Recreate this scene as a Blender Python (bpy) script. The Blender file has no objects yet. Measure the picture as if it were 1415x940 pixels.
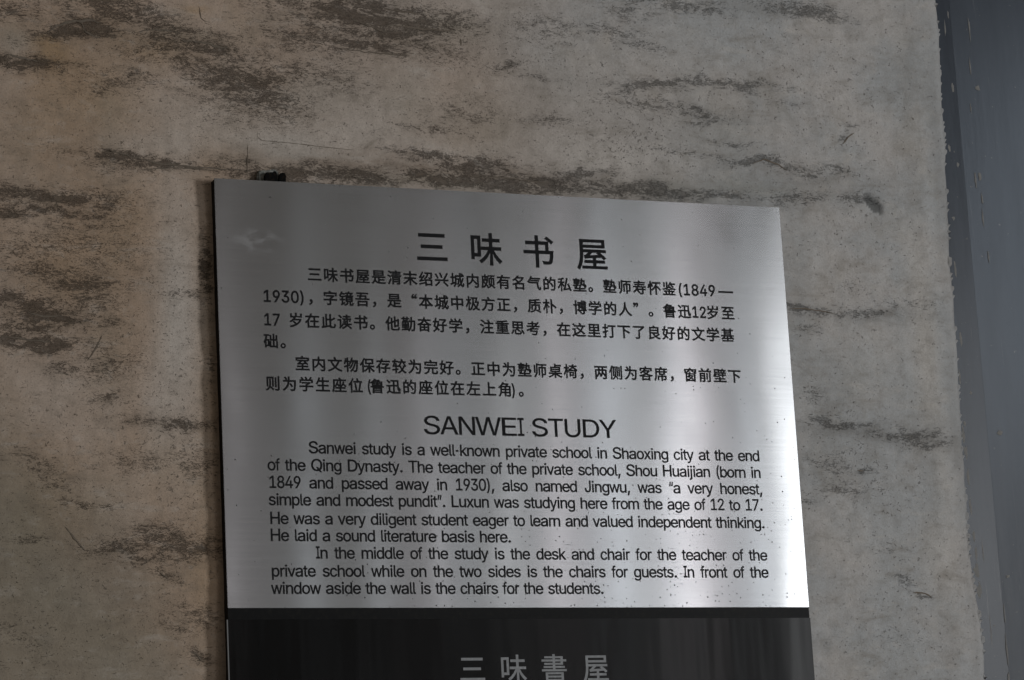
import bpy, math, random
import numpy as np
from mathutils import Matrix, Vector

random.seed(7)
rng = np.random.default_rng(11)
S = bpy.context.scene
COL = S.collection
# x centre, width, bottom, top (from the sign's top edge), radiance, colour
STREAK_LAMPS = [
 (4.17, 0.74, -3.2, 0.75, 5.00, (0.96, 0.98, 1.00)),
 (3.68, 0.06, -3.2, 0.80, 2.80, (0.90, 0.95, 1.00)),
 (3.55, 0.05, -3.2, 0.90, 1.60, (0.97, 0.96, 1.00)),
 (3.42, 0.07, -3.2, 0.75, 4.60, (1.00, 0.95, 0.98)),
 (3.34, 0.05, -3.2, 0.90, 3.00, (0.92, 0.96, 1.00)),
 (3.22, 0.07, -3.2, 0.70, 1.50, (0.96, 0.98, 1.00)),
 (3.12, 0.05, -3.2, 0.90, 3.60, (0.90, 0.95, 1.00)),
 (3.02, 0.05, -3.2, 0.80, 0.90, (0.97, 0.96, 1.00)),
 (2.93, 0.05, -3.2, 0.90, 2.80, (1.00, 0.95, 0.98)),
 (2.83, 0.07, -3.2, 0.80, 0.80, (0.92, 0.96, 1.00)),
 (2.72, 0.05, -3.2, 0.60, 2.30, (0.96, 0.98, 1.00)),
 (2.58, 0.09, -3.2, 0.90, 0.65, (0.90, 0.95, 1.00)),
 (2.46, 0.04, -3.2, 0.70, 1.90, (0.97, 0.96, 1.00)),
 (2.36, 0.06, -3.2, 0.80, 0.40, (1.00, 0.95, 0.98)),
 (2.25, 0.04, -3.2, 0.60, 1.50, (0.92, 0.96, 1.00)),
 (2.12, 0.08, -3.2, 0.80, 0.25, (0.96, 0.98, 1.00)),
 (2.00, 0.05, -3.2, 0.70, 1.10, (0.90, 0.95, 1.00)),
 (1.84, 0.08, -3.2, 0.60, 0.22, (0.97, 0.96, 1.00)),
 (1.73, 0.05, -3.2, 0.70, 1.10, (1.00, 0.95, 0.98)),
]

# ---------------------------------------------------------------- camera
Z0 = 2.55            # height of the sign's top edge above the floor, metres
YP = -0.0150         # front face of the steel plate (the wall face is y = 0)
F = 4114.66          # focal length in pixels of the 1415 px wide photograph
RW = np.array([[0.93197741, -0.05251566, 0.35869237],
               [0.03094153, -0.97431748, -0.22304275],
               [0.36119349, 0.2189693, -0.90641696]])      # rows: right, down, forward in (x, up, towards viewer)
CAM = np.array([-1.00993399, YP - 3.52752589, Z0 - 1.05131021])
def wvec(r): return np.array([r[0], -r[2], r[1]])
RIGHT, DOWN, FWD = wvec(RW[0]), wvec(RW[1]), wvec(RW[2])
cd = bpy.data.cameras.new('camera')
cd.sensor_width = 36.0; cd.lens = F / 1415 * 36.0
cd.clip_start = 0.05; cd.clip_end = 100
cam = bpy.data.objects.new('camera', cd); COL.objects.link(cam)
m = Matrix.Identity(4)
for i in range(3):
    m[i][0] = RIGHT[i]; m[i][1] = -DOWN[i]; m[i][2] = -FWD[i]; m[i][3] = CAM[i]
cam.matrix_world = m
S.camera = cam
cd.dof.use_dof = False

def at(px, py, Y=0.0):
    """where the line of sight through a measured point of the photograph meets the vertical plane y = Y"""
    d = RIGHT * (px - 707.5) / F + DOWN * (py - 470) / F + FWD
    t = (Y - CAM[1]) / d[1]
    p = CAM + d * t
    return float(p[0]), float(p[2])

# ---------------------------------------------------------------- world, lamps, exposure
w = bpy.data.worlds.new('World'); S.world = w; w.use_nodes = True
bg = w.node_tree.nodes['Background']
bg.inputs[0].default_value = (1.0, 0.93, 0.84, 1); bg.inputs[1].default_value = 0.094
S.view_settings.view_transform = 'Standard'; S.view_settings.look = 'None'
S.view_settings.exposure = 0.0; S.view_settings.gamma = 1.0
S.view_settings.use_curve_mapping = False

def lamp(name, loc, target, sx, sy, radiance, col=(1, 1, 1)):
    l = bpy.data.lights.new(name, 'AREA'); l.shape = 'RECTANGLE'; l.size = sx; l.size_y = sy
    l.energy = radiance * math.pi * sx * sy     # radiance of the lamp face
    l.color = col
    o = bpy.data.objects.new(name, l); COL.objects.link(o)
    o.location = loc
    o.rotation_euler = (Vector(target) - Vector(loc)).to_track_quat('-Z', 'Y').to_euler()
    return o
# daylight from the open courtyard to the right of the sign
lamp('courtyard_daylight', (6.4, -4.3, Z0 - .45), (0.3, 0, Z0 - .4), 0.9, 1.6, 50.0, (0.94, 0.97, 1.0))
# unseen high lamp, added to give the pale sheen on the painted post
lamp('post_sheen_lamp', (5.14, -6.0, Z0 + 1.65), (5.14, 0, Z0 + 1.65), .84, 1.7, 3.6, (.74, .86, 1.0))
# unseen strip lamps, added to mirror as upright streaks in the steel
# (x centre, width, z bottom, z top, radiance)
for i, (xc, wd, zb, zt, ra, co) in enumerate(STREAK_LAMPS):
    # each strip is brightest in the middle and dimmest at the top
    for z_lo, z_hi, f_ in ((zb, zt - .75, .62), (zt - .75, zt, .76), (zt, zt + .75, .42)):
        zc = Z0 + (z_lo + z_hi) / 2
        lamp('streak_lamp', (xc, -6.0, zc), (xc, 0, zc), wd, z_hi - z_lo, ra * f_, co)
for o in COL.objects:
    if o.type == 'LIGHT': o['kind'] = 'structure'

# ---------------------------------------------------------------- helpers
def nmat(name):
    mt = bpy.data.materials.new(name); mt.use_nodes = True
    nt = mt.node_tree; b = nt.nodes['Principled BSDF']
    return mt, nt, b
class NB:
    """small node-building helper"""
    def __init__(s, nt): s.nt = nt
    def n(s, t, **k):
        x = s.nt.nodes.new(t)
        for a, v in k.items(): setattr(x, a, v)
        return x
    def link(s, a, b): s.nt.links.new(a, b)
    def val(s, sock, v):
        if isinstance(v, bpy.types.NodeSocket): s.link(v, sock)
        else: sock.default_value = v
    def math(s, op, a, b=0.0, c=0.0, clamp=False):
        x = s.n('ShaderNodeMath', operation=op); x.use_clamp = clamp
        s.val(x.inputs[0], a); s.val(x.inputs[1], b); s.val(x.inputs[2], c)
        return x.outputs[0]
    def noise(s, vec, scale, detail=4, rough=.55, dist=0.0):
        x = s.n('ShaderNodeTexNoise'); s.link(vec, x.inputs['Vector'])
        x.inputs['Scale'].default_value = scale; x.inputs['Detail'].default_value = detail
        x.inputs['Roughness'].default_value = rough; x.inputs['Distortion'].default_value = dist
        return x.outputs['Fac']
    def mapping(s, vec, scale=(1, 1, 1), rot=(0, 0, 0), loc=(0, 0, 0)):
        x = s.n('ShaderNodeMapping'); s.link(vec, x.inputs['Vector'])
        x.inputs['Scale'].default_value = scale; x.inputs['Rotation'].default_value = rot
        x.inputs['Location'].default_value = loc
        return x.outputs[0]
    def ramp(s, f, lo, hi, a=0.0, b=1.0):
        x = s.n('ShaderNodeMapRange'); x.interpolation_type = 'SMOOTHSTEP'
        s.val(x.inputs[0], f); x.inputs[1].default_value = lo; x.inputs[2].default_value = hi
        x.inputs[3].default_value = a; x.inputs[4].default_value = b
        return x.outputs[0]
    def mix(s, f, a, b, mode='MIX'):
        x = s.n('ShaderNodeMix', data_type='RGBA', blend_type=mode)
        s.val(x.inputs[0], f)
        for k, v in ((6, a), (7, b)):
            if isinstance(v, bpy.types.NodeSocket): s.link(v, x.inputs[k])
            else: x.inputs[k].default_value = (*v, 1)
        return x.outputs[2]
    def attr(s, name):
        x = s.n('ShaderNodeAttribute', attribute_name=name); return x.outputs['Fac']
    def specks(s, vec, scale, size, density):
        # round spots of random size; density is the share of cells that carry one
        v = s.n('ShaderNodeTexVoronoi', voronoi_dimensions='2D')
        a = s.n('ShaderNodeSeparateXYZ'); s.link(vec, a.inputs[0]); k = s.n('ShaderNodeCombineXYZ')
        s.link(a.outputs['X'], k.inputs['X']); s.link(a.outputs['Z'], k.inputs['Y']); s.link(k.outputs[0], v.inputs['Vector']); v.inputs['Scale'].default_value = scale
        q = s.n('ShaderNodeSeparateColor'); s.link(v.outputs['Color'], q.inputs[0])
        on = s.math('LESS_THAN', q.outputs[0], density)
        rad = s.math('MULTIPLY', s.math('ADD', q.outputs[1], .35), size)
        body = s.math('MULTIPLY', s.math('SUBTRACT', rad, v.outputs['Distance']), 12.0, clamp=True)
        return s.math('MULTIPLY', on, body)
    def bump(s, h, strength, dist, nrm=None):
        x = s.n('ShaderNodeBump'); s.link(h, x.inputs['Height'])
        x.inputs['Strength'].default_value = strength; x.inputs['Distance'].default_value = dist
        if nrm: s.link(nrm, x.inputs['Normal'])
        return x.outputs[0]

def mesh_obj(name, verts, faces, mt=None, parent=None, smooth=False):
    me = bpy.data.meshes.new(name); me.from_pydata(verts, [], faces); me.validate(); me.update()
    if mt: me.materials.append(mt)
    if smooth: me.polygons.foreach_set('use_smooth', [True] * len(me.polygons))
    o = bpy.data.objects.new(name, me); COL.objects.link(o)
    if parent: o.parent = parent
    return o
def empty(name, loc):
    o = bpy.data.objects.new(name, None); COL.objects.link(o); o.location = loc
    o.empty_display_size = .05
    return o
def tag(o, label, cat):
    o['label'] = label; o['category'] = cat
def box(name, x0, x1, y0, y1, z0, z1, mt, parent=None, bev=0.0008, org=(0, 0, 0)):
    import bmesh
    bm = bmesh.new()
    r = bmesh.ops.create_cube(bm, size=1)
    for v in bm.verts:
        v.co = Vector(((x0 + x1) / 2 + v.co.x * (x1 - x0) - org[0], (y0 + y1) / 2 + v.co.y * (y1 - y0) - org[1],
                       (z0 + z1) / 2 + v.co.z * (z1 - z0) - org[2]))
    if bev: bmesh.ops.bevel(bm, geom=bm.edges[:], offset=bev, segments=2, affect='EDGES')
    me = bpy.data.meshes.new(name); bm.to_mesh(me); bm.free(); me.materials.append(mt)
    o = bpy.data.objects.new(name, me); COL.objects.link(o)
    if parent: o.parent = parent
    return o

def vnoise(x, z, sx, sz, seed, octs=4, gain=.5):
    """smooth value noise, sx, sz = feature size in metres; returns about -1..1"""
    out = np.zeros_like(x); amp = 1.0; tot = 0
    for k in range(octs):
        r = np.random.default_rng(seed + 31 * k); T = r.uniform(-1, 1, (256, 256))
        u = x / sx * 2 ** k + 100.3 + 17 * k; v = z / sz * 2 ** k + 100.7 + 29 * k
        i = np.floor(u).astype(int); j = np.floor(v).astype(int); fu = u - i; fv = v - j
        fu = fu * fu * (3 - 2 * fu); fv = fv * fv * (3 - 2 * fv)
        g = lambda a, b: T[a % 256, b % 256]
        out += amp * ((g(i, j) * (1 - fu) + g(i + 1, j) * fu) * (1 - fv) + (g(i, j + 1) * (1 - fu) + g(i + 1, j + 1) * fu) * fv)
        tot += amp; amp *= gain
    return out / tot * 1.6

# ---------------------------------------------------------------- plaster wall
# measured outline of the ragged right edge of the plaster
EDGE = [(1296, -60), (1297, 0), (1299, 70), (1303, 150), (1307, 200), (1309, 245), (1312, 300), (1317, 370), (1322, 430),
        (1326, 500), (1329, 560), (1332, 620), (1337, 690), (1342, 750), (1347, 800), (1356, 850), (1360, 880), (1365, 940), (1371, 1010)]
ep = np.array([at(*p) for p in EDGE])
def edge_x(z):
    z = np.asarray(z, float)
    base = np.interp(z, ep[::-1, 1], ep[::-1, 0])
    rag = .0018 * vnoise(z * 0, z, 1, .09, 5, 3) + .0006 * vnoise(z * 0 + 3, z, 1, .03, 9, 2)
    return base + rag
XL, ZB, ZT = -0.95, Z0 - 1.05, Z0 + 0.62
NX, NZ = 620, 520
u = np.linspace(0, 1, NX)
zz = np.linspace(ZB, ZT, NZ)
U, Zg = np.meshgrid(u, zz)
XE = edge_x(Zg)
Xg = XL + (XE - XL) * U
dist = XE - Xg                                   # metres to the ragged edge
# relief: uneven hand-trowelled plaster, + = towards the room
hgt = .0030 * vnoise(Xg, Zg, .30, .22, 21, 3) + .0011 * vnoise(Xg, Zg, .09, .035, 22, 4)
calm = 1 - np.exp(-(dist / .016) ** 2)      # the trowelled edge is smoother
hgt += calm * .00070 * vnoise(Xg, Zg, .034, .012, 23, 3) + calm * .00035 * vnoise(Xg, Zg, .012, .010, 24, 2)
rip = 5.0 * vnoise(Xg, Zg, .05, .03, 71, 3) + 3.0 * vnoise(Xg, Zg, .012, .012, 72, 2)
def blob(px, py, rx, ry, ang=0.0):
    """elliptical patch measured in the photograph (centre, radii in px, tilt in degrees) on the wall"""
    cx, cz = at(px, py); k = 1 / 1075.0
    a = math.radians(ang)
    dx = (Xg - cx) / (k * 1.05); dz = -(Zg - cz) / k
    dz = dz + dx * -0.0
    # horizontal lines of the wall drop slightly to the right in the photograph
    dz = dz + rip; p = dx * math.cos(a) + dz * math.sin(a); q = -dx * math.sin(a) + dz * math.cos(a)
    return np.exp(-((p / rx) ** 2 + (q / ry) ** 2))
# (px, py, rx, ry, tilt, strength), measured in the photograph
DARK = [
 (88, 42, 42, 9, -12, 1.2), (128, 38, 34, 8, 12, 1.0), (32, 84, 42, 7, 5, 1.2), (5, 12, 40, 10, 0, .8), (160, 14, 70, 16, 8, .75),
 (215, 52, 46, 6, 6, .8), (250, 42, 60, 5, 3, .8), (285, 63, 48, 7, 4, 1.0), (330, 70, 26, 4, 5, .6), (240, 75, 60, 12, 0, .5),
 (345, 118, 70, 34, 5, .75), (365, 140, 60, 24, 5, .55), (300, 92, 40, 12, 0, .5), (183, 97, 10, 5, 0, .8), (140, 128, 12, 4, 0, .7), (150, 108, 60, 20, 0, .35),
 (505, 25, 110, 26, 6, .8), (548, 15, 44, 6, 2, 1.1), (585, 38, 60, 6, 4, 1.2), (500, 34, 60, 6, 8, .9), (510, 65, 66, 6, 5, 1.0), (440, 55, 80, 22, 5, .5),
 (625, 30, 50, 14, 0, .55), (460, 8, 100, 10, 0, .7),
 (240, 229, 100, 5, 5, 1.2), (180, 218, 40, 7, 10, .9), (330, 237, 50, 5, 2, .7), (175, 232, 40, 9, 0, .6),
 (440, 240, 90, 8, 2, .9), (600, 216, 60, 5, 4, .8), (650, 228, 70, 12, 3, .8), (620, 246, 90, 6, 3, 1.0), (740, 254, 90, 9, 4, 1.1), (800, 240, 50, 6, -8, .8),
 (905, 263, 60, 7, 4, 1.2), (960, 268, 70, 6, 2, .8), (860, 256, 50, 6, 0, .7), (560, 240, 60, 9, 3, .5), (430, 252, 70, 5, 2, .8),
 (700, 92, 26, 6, -12, .8), (735, 108, 40, 4, 4, .5), (760, 40, 60, 20, 0, .35), (835, 40, 50, 10, 3, .5), (640, 155, 50, 16, 0, .35), (590, 178, 40, 4, 6, .5),
 (880, 60, 40, 8, 4, .45), (940, 5, 90, 8, 2, .75), (1110, 14, 70, 12, 3, .7), (1130, 25, 40, 6, 4, .6), (870, 15, 40, 10, 3, .5), (840, 45, 25, 4, 0, .5),
 (925, 115, 60, 5, -4, 1.0), (1010, 116, 60, 6, 3, .7), (890, 120, 60, 4, 2, .7), (1065, 117, 40, 3, 2, .6), (960, 155, 36, 6, 8, .7), (975, 168, 30, 5, -8, .7), (860, 130, 40, 5, -15, .5), (760, 168, 40, 5, 0, .5),
 (900, 145, 60, 10, 5, .4), (1010, 200, 40, 5, 3, .5), (1085, 140, 30, 6, 0, .35), (950, 215, 70, 4, 4, .5),
 (1045, 222, 40, 4, -12, .9), (1075, 229, 40, 5, 12, .8), (1120, 238, 50, 8, 0, .5), (1160, 236, 30, 4, 14, .7), (1110, 272, 90, 8, 0, .5), (1180, 275, 40, 6, 0, .6), (1165, 190, 16, 4, -50, .6), (1180, 172, 18, 3, -4, .5),
 (60, 270, 80, 8, 0, .9), (110, 272, 30, 4, 0, .8), (60, 290, 70, 5, 3, .9), (20, 296, 40, 4, 0, .9), (150, 285, 30, 12, 0, .5), (140, 312, 24, 5, 0, .6),
 (60, 375, 70, 8, 0, .4), (110, 392, 46, 10, 0, .7), (40, 420, 50, 8, 4, 1.0), (66, 438, 36, 9, 3, 1.3), (36, 470, 56, 6, 3, 1.4), (62, 478, 26, 6, 0, 1.1), (30, 455, 40, 10, 0, .8), (120, 420, 40, 14, -8, .6), (150, 445, 16, 6, 0, .6), (150, 505, 40, 20, 0, .35), (30, 350, 50, 14, 0, .35), (90, 505, 30, 8, 0, .4),
 (90, 350, 90, 40, 0, .3),
 (145, 550, 20, 6, -10, .6), (230, 582, 60, 5, 2, .7), (255, 590, 30, 5, 0, .6), (180, 640, 50, 10, 0, .35), (270, 640, 22, 16, 0, .45),
 (120, 697, 30, 4, 6, .7), (170, 753, 40, 8, -4, .7), (195, 770, 30, 5, 0, .6), (225, 745, 40, 8, 3, .7), (255, 758, 40, 7, 2, .8), (215, 730, 30, 7, 0, .5), (265, 775, 40, 5, 0, .5), (285, 745, 18, 5, 0, .6), (225, 793, 20, 5, 30, .6), (60, 655, 40, 12, 40, .4), (30, 745, 24, 3, -4, .5),
 (270, 850, 26, 10, 10, .5), (240, 862, 22, 8, 20, .4), (275, 905, 14, 6, 35, .7), (30, 880, 30, 8, 40, .3), (285, 372, 7, 28, 0, 1.0), (262, 405, 30, 5, 0, .5), (292, 505, 6, 10, 0, .5),
 (1105, 427, 36, 3, 4, 1.1), (1130, 431, 40, 5, 2, .8), (1200, 430, 70, 8, -3, .55), (1260, 422, 40, 10, 0, .4), (1120, 455, 30, 6, 0, .4), (1180, 400, 40, 12, 0, .3),
 (1165, 587, 46, 5, 4, .9), (1135, 578, 30, 8, 0, .5), (1255, 601, 60, 7, 2, .7), (1280, 615, 40, 8, 0, .5), (1120, 545, 24, 12, 0, .4), (1140, 640, 40, 12, 6, .45), (1190, 650, 20, 4, 0, .7), (1165, 675, 40, 14, 0, .4), (1110, 690, 24, 10, 0, .35),
 (1220, 765, 30, 5, 0, .3), (1250, 800, 22, 6, 10, .6), (1275, 822, 20, 4, 10, .7), (1240, 880, 60, 20, 0, .2), (1150, 880, 30, 10, 0, .25),
]
DARK += [(560, 246, 200, 6, 2.6, .8), (760, 258, 150, 8, 3, 1.0), (960, 268, 130, 6, 2.5, .75), (300, 105, 70, 10, 4, .5), (420, 100, 80, 20, 5, .45), (560, 60, 80, 20, 5, .5)]
SOFT = [(1205, 436, 120, 11, 1, .7), (1215, 600, 120, 13, 3, .8), (1110, 245, 90, 20, 3, .6), (1130, 270, 90, 12, 0, .5), (1090, 14, 110, 16, 2, .6), (350, 125, 90, 40, 5, .5), (500, 42, 130, 34, 5, .5), (240, 58, 110, 22, 4, .7), (110, 40, 70, 22, 0, .6), (30, 84, 60, 14, 0, .6), (230, 232, 130, 12, 4, .6),
 (650, 240, 300, 18, 2.5, .8), (900, 264, 160, 14, 3, .6), (60, 280, 110, 22, 0, .55), (60, 440, 80, 44, 4, .65), (110, 385, 70, 20, 0, .4), (230, 755, 80, 32, 0, .5), (1140, 560, 40, 90, 0, .35), (1290, 620, 50, 26, 0, .4), (1240, 110, 40, 60, 0, .25), (900, 120, 160, 12, 0, .4), (980, 165, 90, 14, 0, .35), (160, 800, 34, 160, -40, .45), (240, 585, 80, 12, 0, .4), (1105, 400, 20, 120, 0, .35), (1310, 300, 14, 300, -4, .5), (1340, 700, 14, 240, -5, .5), (120, 200, 60, 60, 0, .25), (285, 380, 12, 40, 0, .6), (1150, 650, 60, 26, 0, .35)]
DOTS = [(870, 190, 110, 80, 0, .9), (1100, 120, 160, 120, 0, .55), (600, 190, 120, 70, 0, .4), (430, 160, 60, 60, 0, .4), (1200, 300, 110, 100, 0, .4), (180, 400, 130, 160, 0, .4),
        (1180, 640, 90, 140, 0, .6), (1250, 830, 90, 90, 0, .6), (250, 650, 60, 120, 0, .7), (100, 560, 120, 80, 0, .3), (60, 850, 90, 60, 0, .3), (220, 850, 60, 60, 0, .4), (700, 60, 160, 60, 0, .4)]
OCHRE = [(72, 72, 22, 18, 0, 1.0), (62, 55, 20, 8, 0, .7), (85, 120, 60, 60, 0, .45), (150, 150, 50, 60, 0, .35), (40, 200, 60, 60, 0, .35), (90, 340, 70, 50, 0, .35), (180, 290, 40, 60, 0, .3),
         (100, 400, 60, 40, 0, .35), (230, 640, 40, 60, 0, .4), (292, 520, 16, 260, 0, .5), (80, 700, 60, 40, 0, .25), (215, 70, 40, 20, 0, .6), (270, 10, 20, 6, 0, .7), (280, 800, 20, 150, 0, .4)]
PALE = [(238, 450, 26, 180, 0, .7), (215, 560, 20, 90, 0, .5), (300, 170, 130, 50, 0, .7), (470, 140, 90, 50, 0, .6), (390, 200, 70, 20, 0, .9), (430, 215, 50, 8, 0, .8), (255, 420, 30, 160, 0, .8), (60, 550, 80, 50, 0, .3), (800, 120, 110, 90, 0, .4), (840, 220, 110, 28, 0, .8), (500, 190, 60, 30, 0, .5),
        (660, 210, 60, 12, 0, .3), (960, 90, 80, 60, 0, .3), (1262, 180, 16, 60, 0, .5), (1270, 400, 22, 100, 0, .9), (1280, 520, 20, 90, 0, .9), (1300, 780, 22, 70, 0, .9), (1300, 650, 16, 60, 0, .6), (1245, 60, 14, 40, 15, .5), (1200, 500, 60, 60, 0, .35), (1120, 380, 40, 90, 0, .3), (1180, 740, 60, 90, 0, .2), (1120, 560, 30, 60, 0, .3), (20, 60, 26, 22, 0, .4), (200, 200, 60, 20, 0, .5)]
GREEN = [(18, 50, 24, 24, 0, .8), (150, 180, 16, 110, 0, .35), (660, 175, 60, 40, 0, .4), (600, 250, 200, 10, 2, .7), (900, 263, 90, 14, 2, .9), (620, 40, 60, 20, 0, .6), (440, 130, 50, 30, 0, .35), (255, 50, 80, 14, 0, .5), (150, 500, 24, 80, 0, .4),
         (60, 800, 140, 120, 0, .35), (40, 700, 60, 60, 0, .5), (150, 700, 40, 60, 0, .4), (180, 880, 60, 60, 0, .35), (560, 140, 40, 50, 0, .4), (1000, 180, 60, 60, 0, .3), (1040, 260, 80, 14, 0, .6)]
CRACKS = [
 ([(342, 200), (341.5, 222), (342, 247)], 1.2, .3), ([(355, 182), (355.5, 190), (362, 195), (400, 198), (440, 203), (490, 208)], 1.1, .5),
 ([(275, 10), (277, 26), (283, 31), (291, 31)], 1.2, .6), ([(140, 205), (165, 212), (190, 219), (230, 228), (280, 232), (340, 236)], 3.0, 1.2),
 ([(190, 236), (240, 232), (300, 236)], 2.2, 1.0), ([(62, 46), (78, 36), (100, 30), (124, 29), (140, 32)], 4.0, 1.6), ([(112, 32), (118, 44), (128, 50), (138, 54)], 3.0, 1.2),
 ([(10, 76), (30, 80), (55, 84)], 4.0, 1.6), ([(190, 44), (215, 42), (250, 45)], 2.4, 1.4), ([(250, 56), (280, 60), (318, 68)], 4.0, 1.6),
 ([(120, 500), (132, 482), (141, 463)], 2.2, .8), ([(98, 500), (112, 500), (122, 494)], 1.4, .6), ([(0, 466), (22, 467), (42, 470), (72, 474)], 3.6, 1.3), ([(38, 431), (60, 438), (90, 436)], 3.0, 1.4),
 ([(0, 424), (16, 430), (34, 427), (50, 432)], 1.6, 1.0), ([(2, 388), (8, 396), (5, 402), (12, 404)], 1.8, .6), ([(74, 362), (72, 372), (76, 380)], 1.2, .6),
 ([(89, 728), (102, 744), (118, 762)], 2.6, .5), ([(98, 766), (110, 780)], 1.6, .4), ([(168, 862), (196, 898), (224, 932)], 1.2, .5), ([(262, 900), (272, 904), (280, 914)], 2.6, .6),
 ([(95, 698), (110, 697), (130, 700)], 2.0, .6), ([(150, 752), (180, 756), (205, 750)], 1.8, .8), ([(205, 742), (235, 746), (262, 745)], 1.6, .8), ([(220, 790), (232, 800)], 2.4, .6), ([(20, 747), (34, 745), (46, 748)], 1.4, .5),
 ([(200, 772), (222, 795)], 1.2, .5), ([(215, 582), (240, 583), (282, 586)], 1.4, .9), ([(532, 12), (556, 16), (580, 20)], 3.2, 1.2), ([(535, 34), (580, 40), (628, 44)], 3.6, 1.4), ([(486, 26), (510, 36), (532, 44)], 2.6, 1.4),
 ([(466, 66), (505, 72), (568, 78)], 2.4, 1.2), ([(582, 100), (588, 112), (591, 122)], 1.6, .5), ([(636, 54), (637, 64)], 2.6, .6), ([(680, 92), (706, 86), (722, 80)], 1.8, .8), ([(684, 92), (700, 96), (718, 92)], 1.4, .7),
 ([(590, 205), (620, 200), (650, 214)], 1.6, .8), ([(545, 222), (600, 224), (640, 232)], 2.0, 1.0), ([(440, 206), (500, 210), (560, 208)], 1.4, .6),
 ([(765, 60), (767, 90), (764, 112)], 1.4, .6), ([(850, 118), (912, 117), (924, 110), (934, 112)], 2.0, .8), ([(938, 168), (950, 162), (966, 170)], 2.0, .7), ([(924, 122), (930, 118), (955, 122), (990, 118)], 1.8, .9),
 ([(1040, 226), (1056, 220), (1076, 228), (1088, 236)], 2.4, 1.0), ([(1150, 232), (1165, 234), (1176, 239)], 1.8, .7), ([(1164, 200), (1172, 190), (1180, 184)], 2.6, .7), ([(1184, 172), (1196, 173), (1206, 168)], 1.4, .6),
 ([(1091, 427), (1112, 427), (1132, 430), (1152, 434)], 2.4, .6), ([(1104, 424), (1120, 424)], 1.2, .4), ([(1130, 582), (1165, 584), (1200, 593)], 2.0, .9), ([(1110, 636), (1150, 640), (1192, 650)], 1.6, .9), ([(1184, 650), (1194, 651)], 2.4, .6),
 ([(1244, 796), (1256, 800)], 2.0, .6), ([(1262, 818), (1278, 820), (1288, 826)], 2.4, .8), ([(1096, 655), (1112, 668)], 1.2, .5),
 ([(790, 246), (840, 256), (905, 268)], 1.8, 1.0), ([(640, 244), (700, 246), (760, 254)], 2.2, 1.2), ([(400, 250), (460, 248), (520, 254)], 1.8, 1.0),
]
FLECKS = [(1339.5, 40, 2.2, 44), (1340.5, 92, 1.8, 30), (1341.5, 150, 1.4, 24), (1317, 122, 4, 22), (1350, 122, 8, 10), (1310, 20, 3, 18), (1306, 40, 2, 30), (1354, 245, 5, 20), (1348, 248, 3, 26), (1357, 275, 3, 20), (1318, 302, 5, 8),
          (1358, 300, 2, 30), (1366, 355, 2, 20), (1324, 228, 4, 8), (1320, 372, 3, 30), (1312, 205, 4, 12), (1328, 470, 3, 30), (1342, 543, 4, 6), (1331, 600, 6, 26), (1335, 625, 5, 24), (1382, 598, 8, 8), (1338, 660, 4, 34), (1341, 700, 3, 30),
          (1350, 790, 10, 30), (1354, 815, 8, 26), (1349, 765, 4, 24), (1346, 740, 4, 20), (1393, 797, 5, 5), (1374, 865, 3, 3), (1358, 760, 1.6, 40), (1369, 870, 1.6, 60), (1392, 905, 2.2, 60), (1394, 938, 3, 20), (1388, 850, 1.4, 40), (1333, 585, 3, 12), (1326, 520, 3, 24)]
st = np.zeros_like(Xg); de = np.zeros_like(Xg)
for b in DARK: st = np.maximum(st, b[5] * blob(b[0], b[1], b[2] * 1.1, b[3] * 1.35, b[4])) + .25 * b[5] * blob(*b[:5]) * (st > 0)
band = np.clip(st, 0, 1.3)
dots = np.zeros_like(Xg)
for b in DOTS: dots += b[5] * blob(*b[:5])
dots = np.clip(dots, 0, 1)
ochre = np.zeros_like(Xg)
for b in OCHRE: ochre += b[5] * blob(*b[:5])
ochre = np.clip(ochre, 0, 1)
soft = np.zeros_like(Xg)
for b in SOFT: soft += b[5] * blob(*b[:5])
soft = np.clip(soft, 0, 1)
pale = np.zeros_like(Xg)
for b in PALE: pale += b[5] * blob(*b[:5])  # pale patches, with light on the upright ridges painted in
green = np.zeros_like(Xg)
for b in GREEN: green += b[5] * blob(*b[:5])
green = np.clip(green, 0, 1)
x_a = at(150, 400)[0]; x_b = at(1120, 400)[0]
grey = np.clip((Xg - x_a) / (x_b - x_a) + .12 * vnoise(Xg, Zg, .2, .2, 40, 3), 0, 1); grey = grey * grey * (3 - 2 * grey)  # the light's warm-to-cool shift across the wall, painted into its colour
# smoother, darker coat below the slanting joint at the lower left
l0 = at(-20, 560); l1 = at(230, 905)
nx_, nz_ = (l1[1] - l0[1]), -(l1[0] - l0[0]); nl = math.hypot(nx_, nz_)
sd = ((Xg - l0[0]) * nx_ + (Zg - l0[1]) * nz_) / nl
coat = 1 / (1 + np.exp(-(sd + .010 * vnoise(Xg, Zg, .05, .05, 50, 4)) / -.022 * -1))
coat = coat if coat[0, 0] > .5 else 1 - coat
hgt += coat * .0012
hgt -= band * (.0010 + .0011 * vnoise(Xg, Zg, .03, .006, 26, 2))
chip = np.zeros_like(Xg)
cpx, cpz = at(1206, 283)
cu = (Xg - cpx) * 1075; cv = -(Zg - cpz) * 1075
an = math.radians(52)
cp = cu * math.cos(an) + cv * math.sin(an); cq = -cu * math.sin(an) + cv * math.cos(an)
chip = 1 / (1 + np.exp((np.sqrt((cp / 18) ** 2 + (cq / 9.0) ** 2) - 1 + .22 * vnoise(Xg, Zg, .006, .006, 60, 2)) / .05))
hgt -= chip * .0025
hgt -= .0075 * np.exp(-(dist / .0055) ** 1.3)              # the edge rounds off towards the post
hgt += .0028 * np.exp(-((dist - .040) / .022) ** 2)        # raised ridge beside the edge
edge_dark = np.exp(-(dist / .018))  # darkening towards the ragged edge
n = NX * NZ
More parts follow.
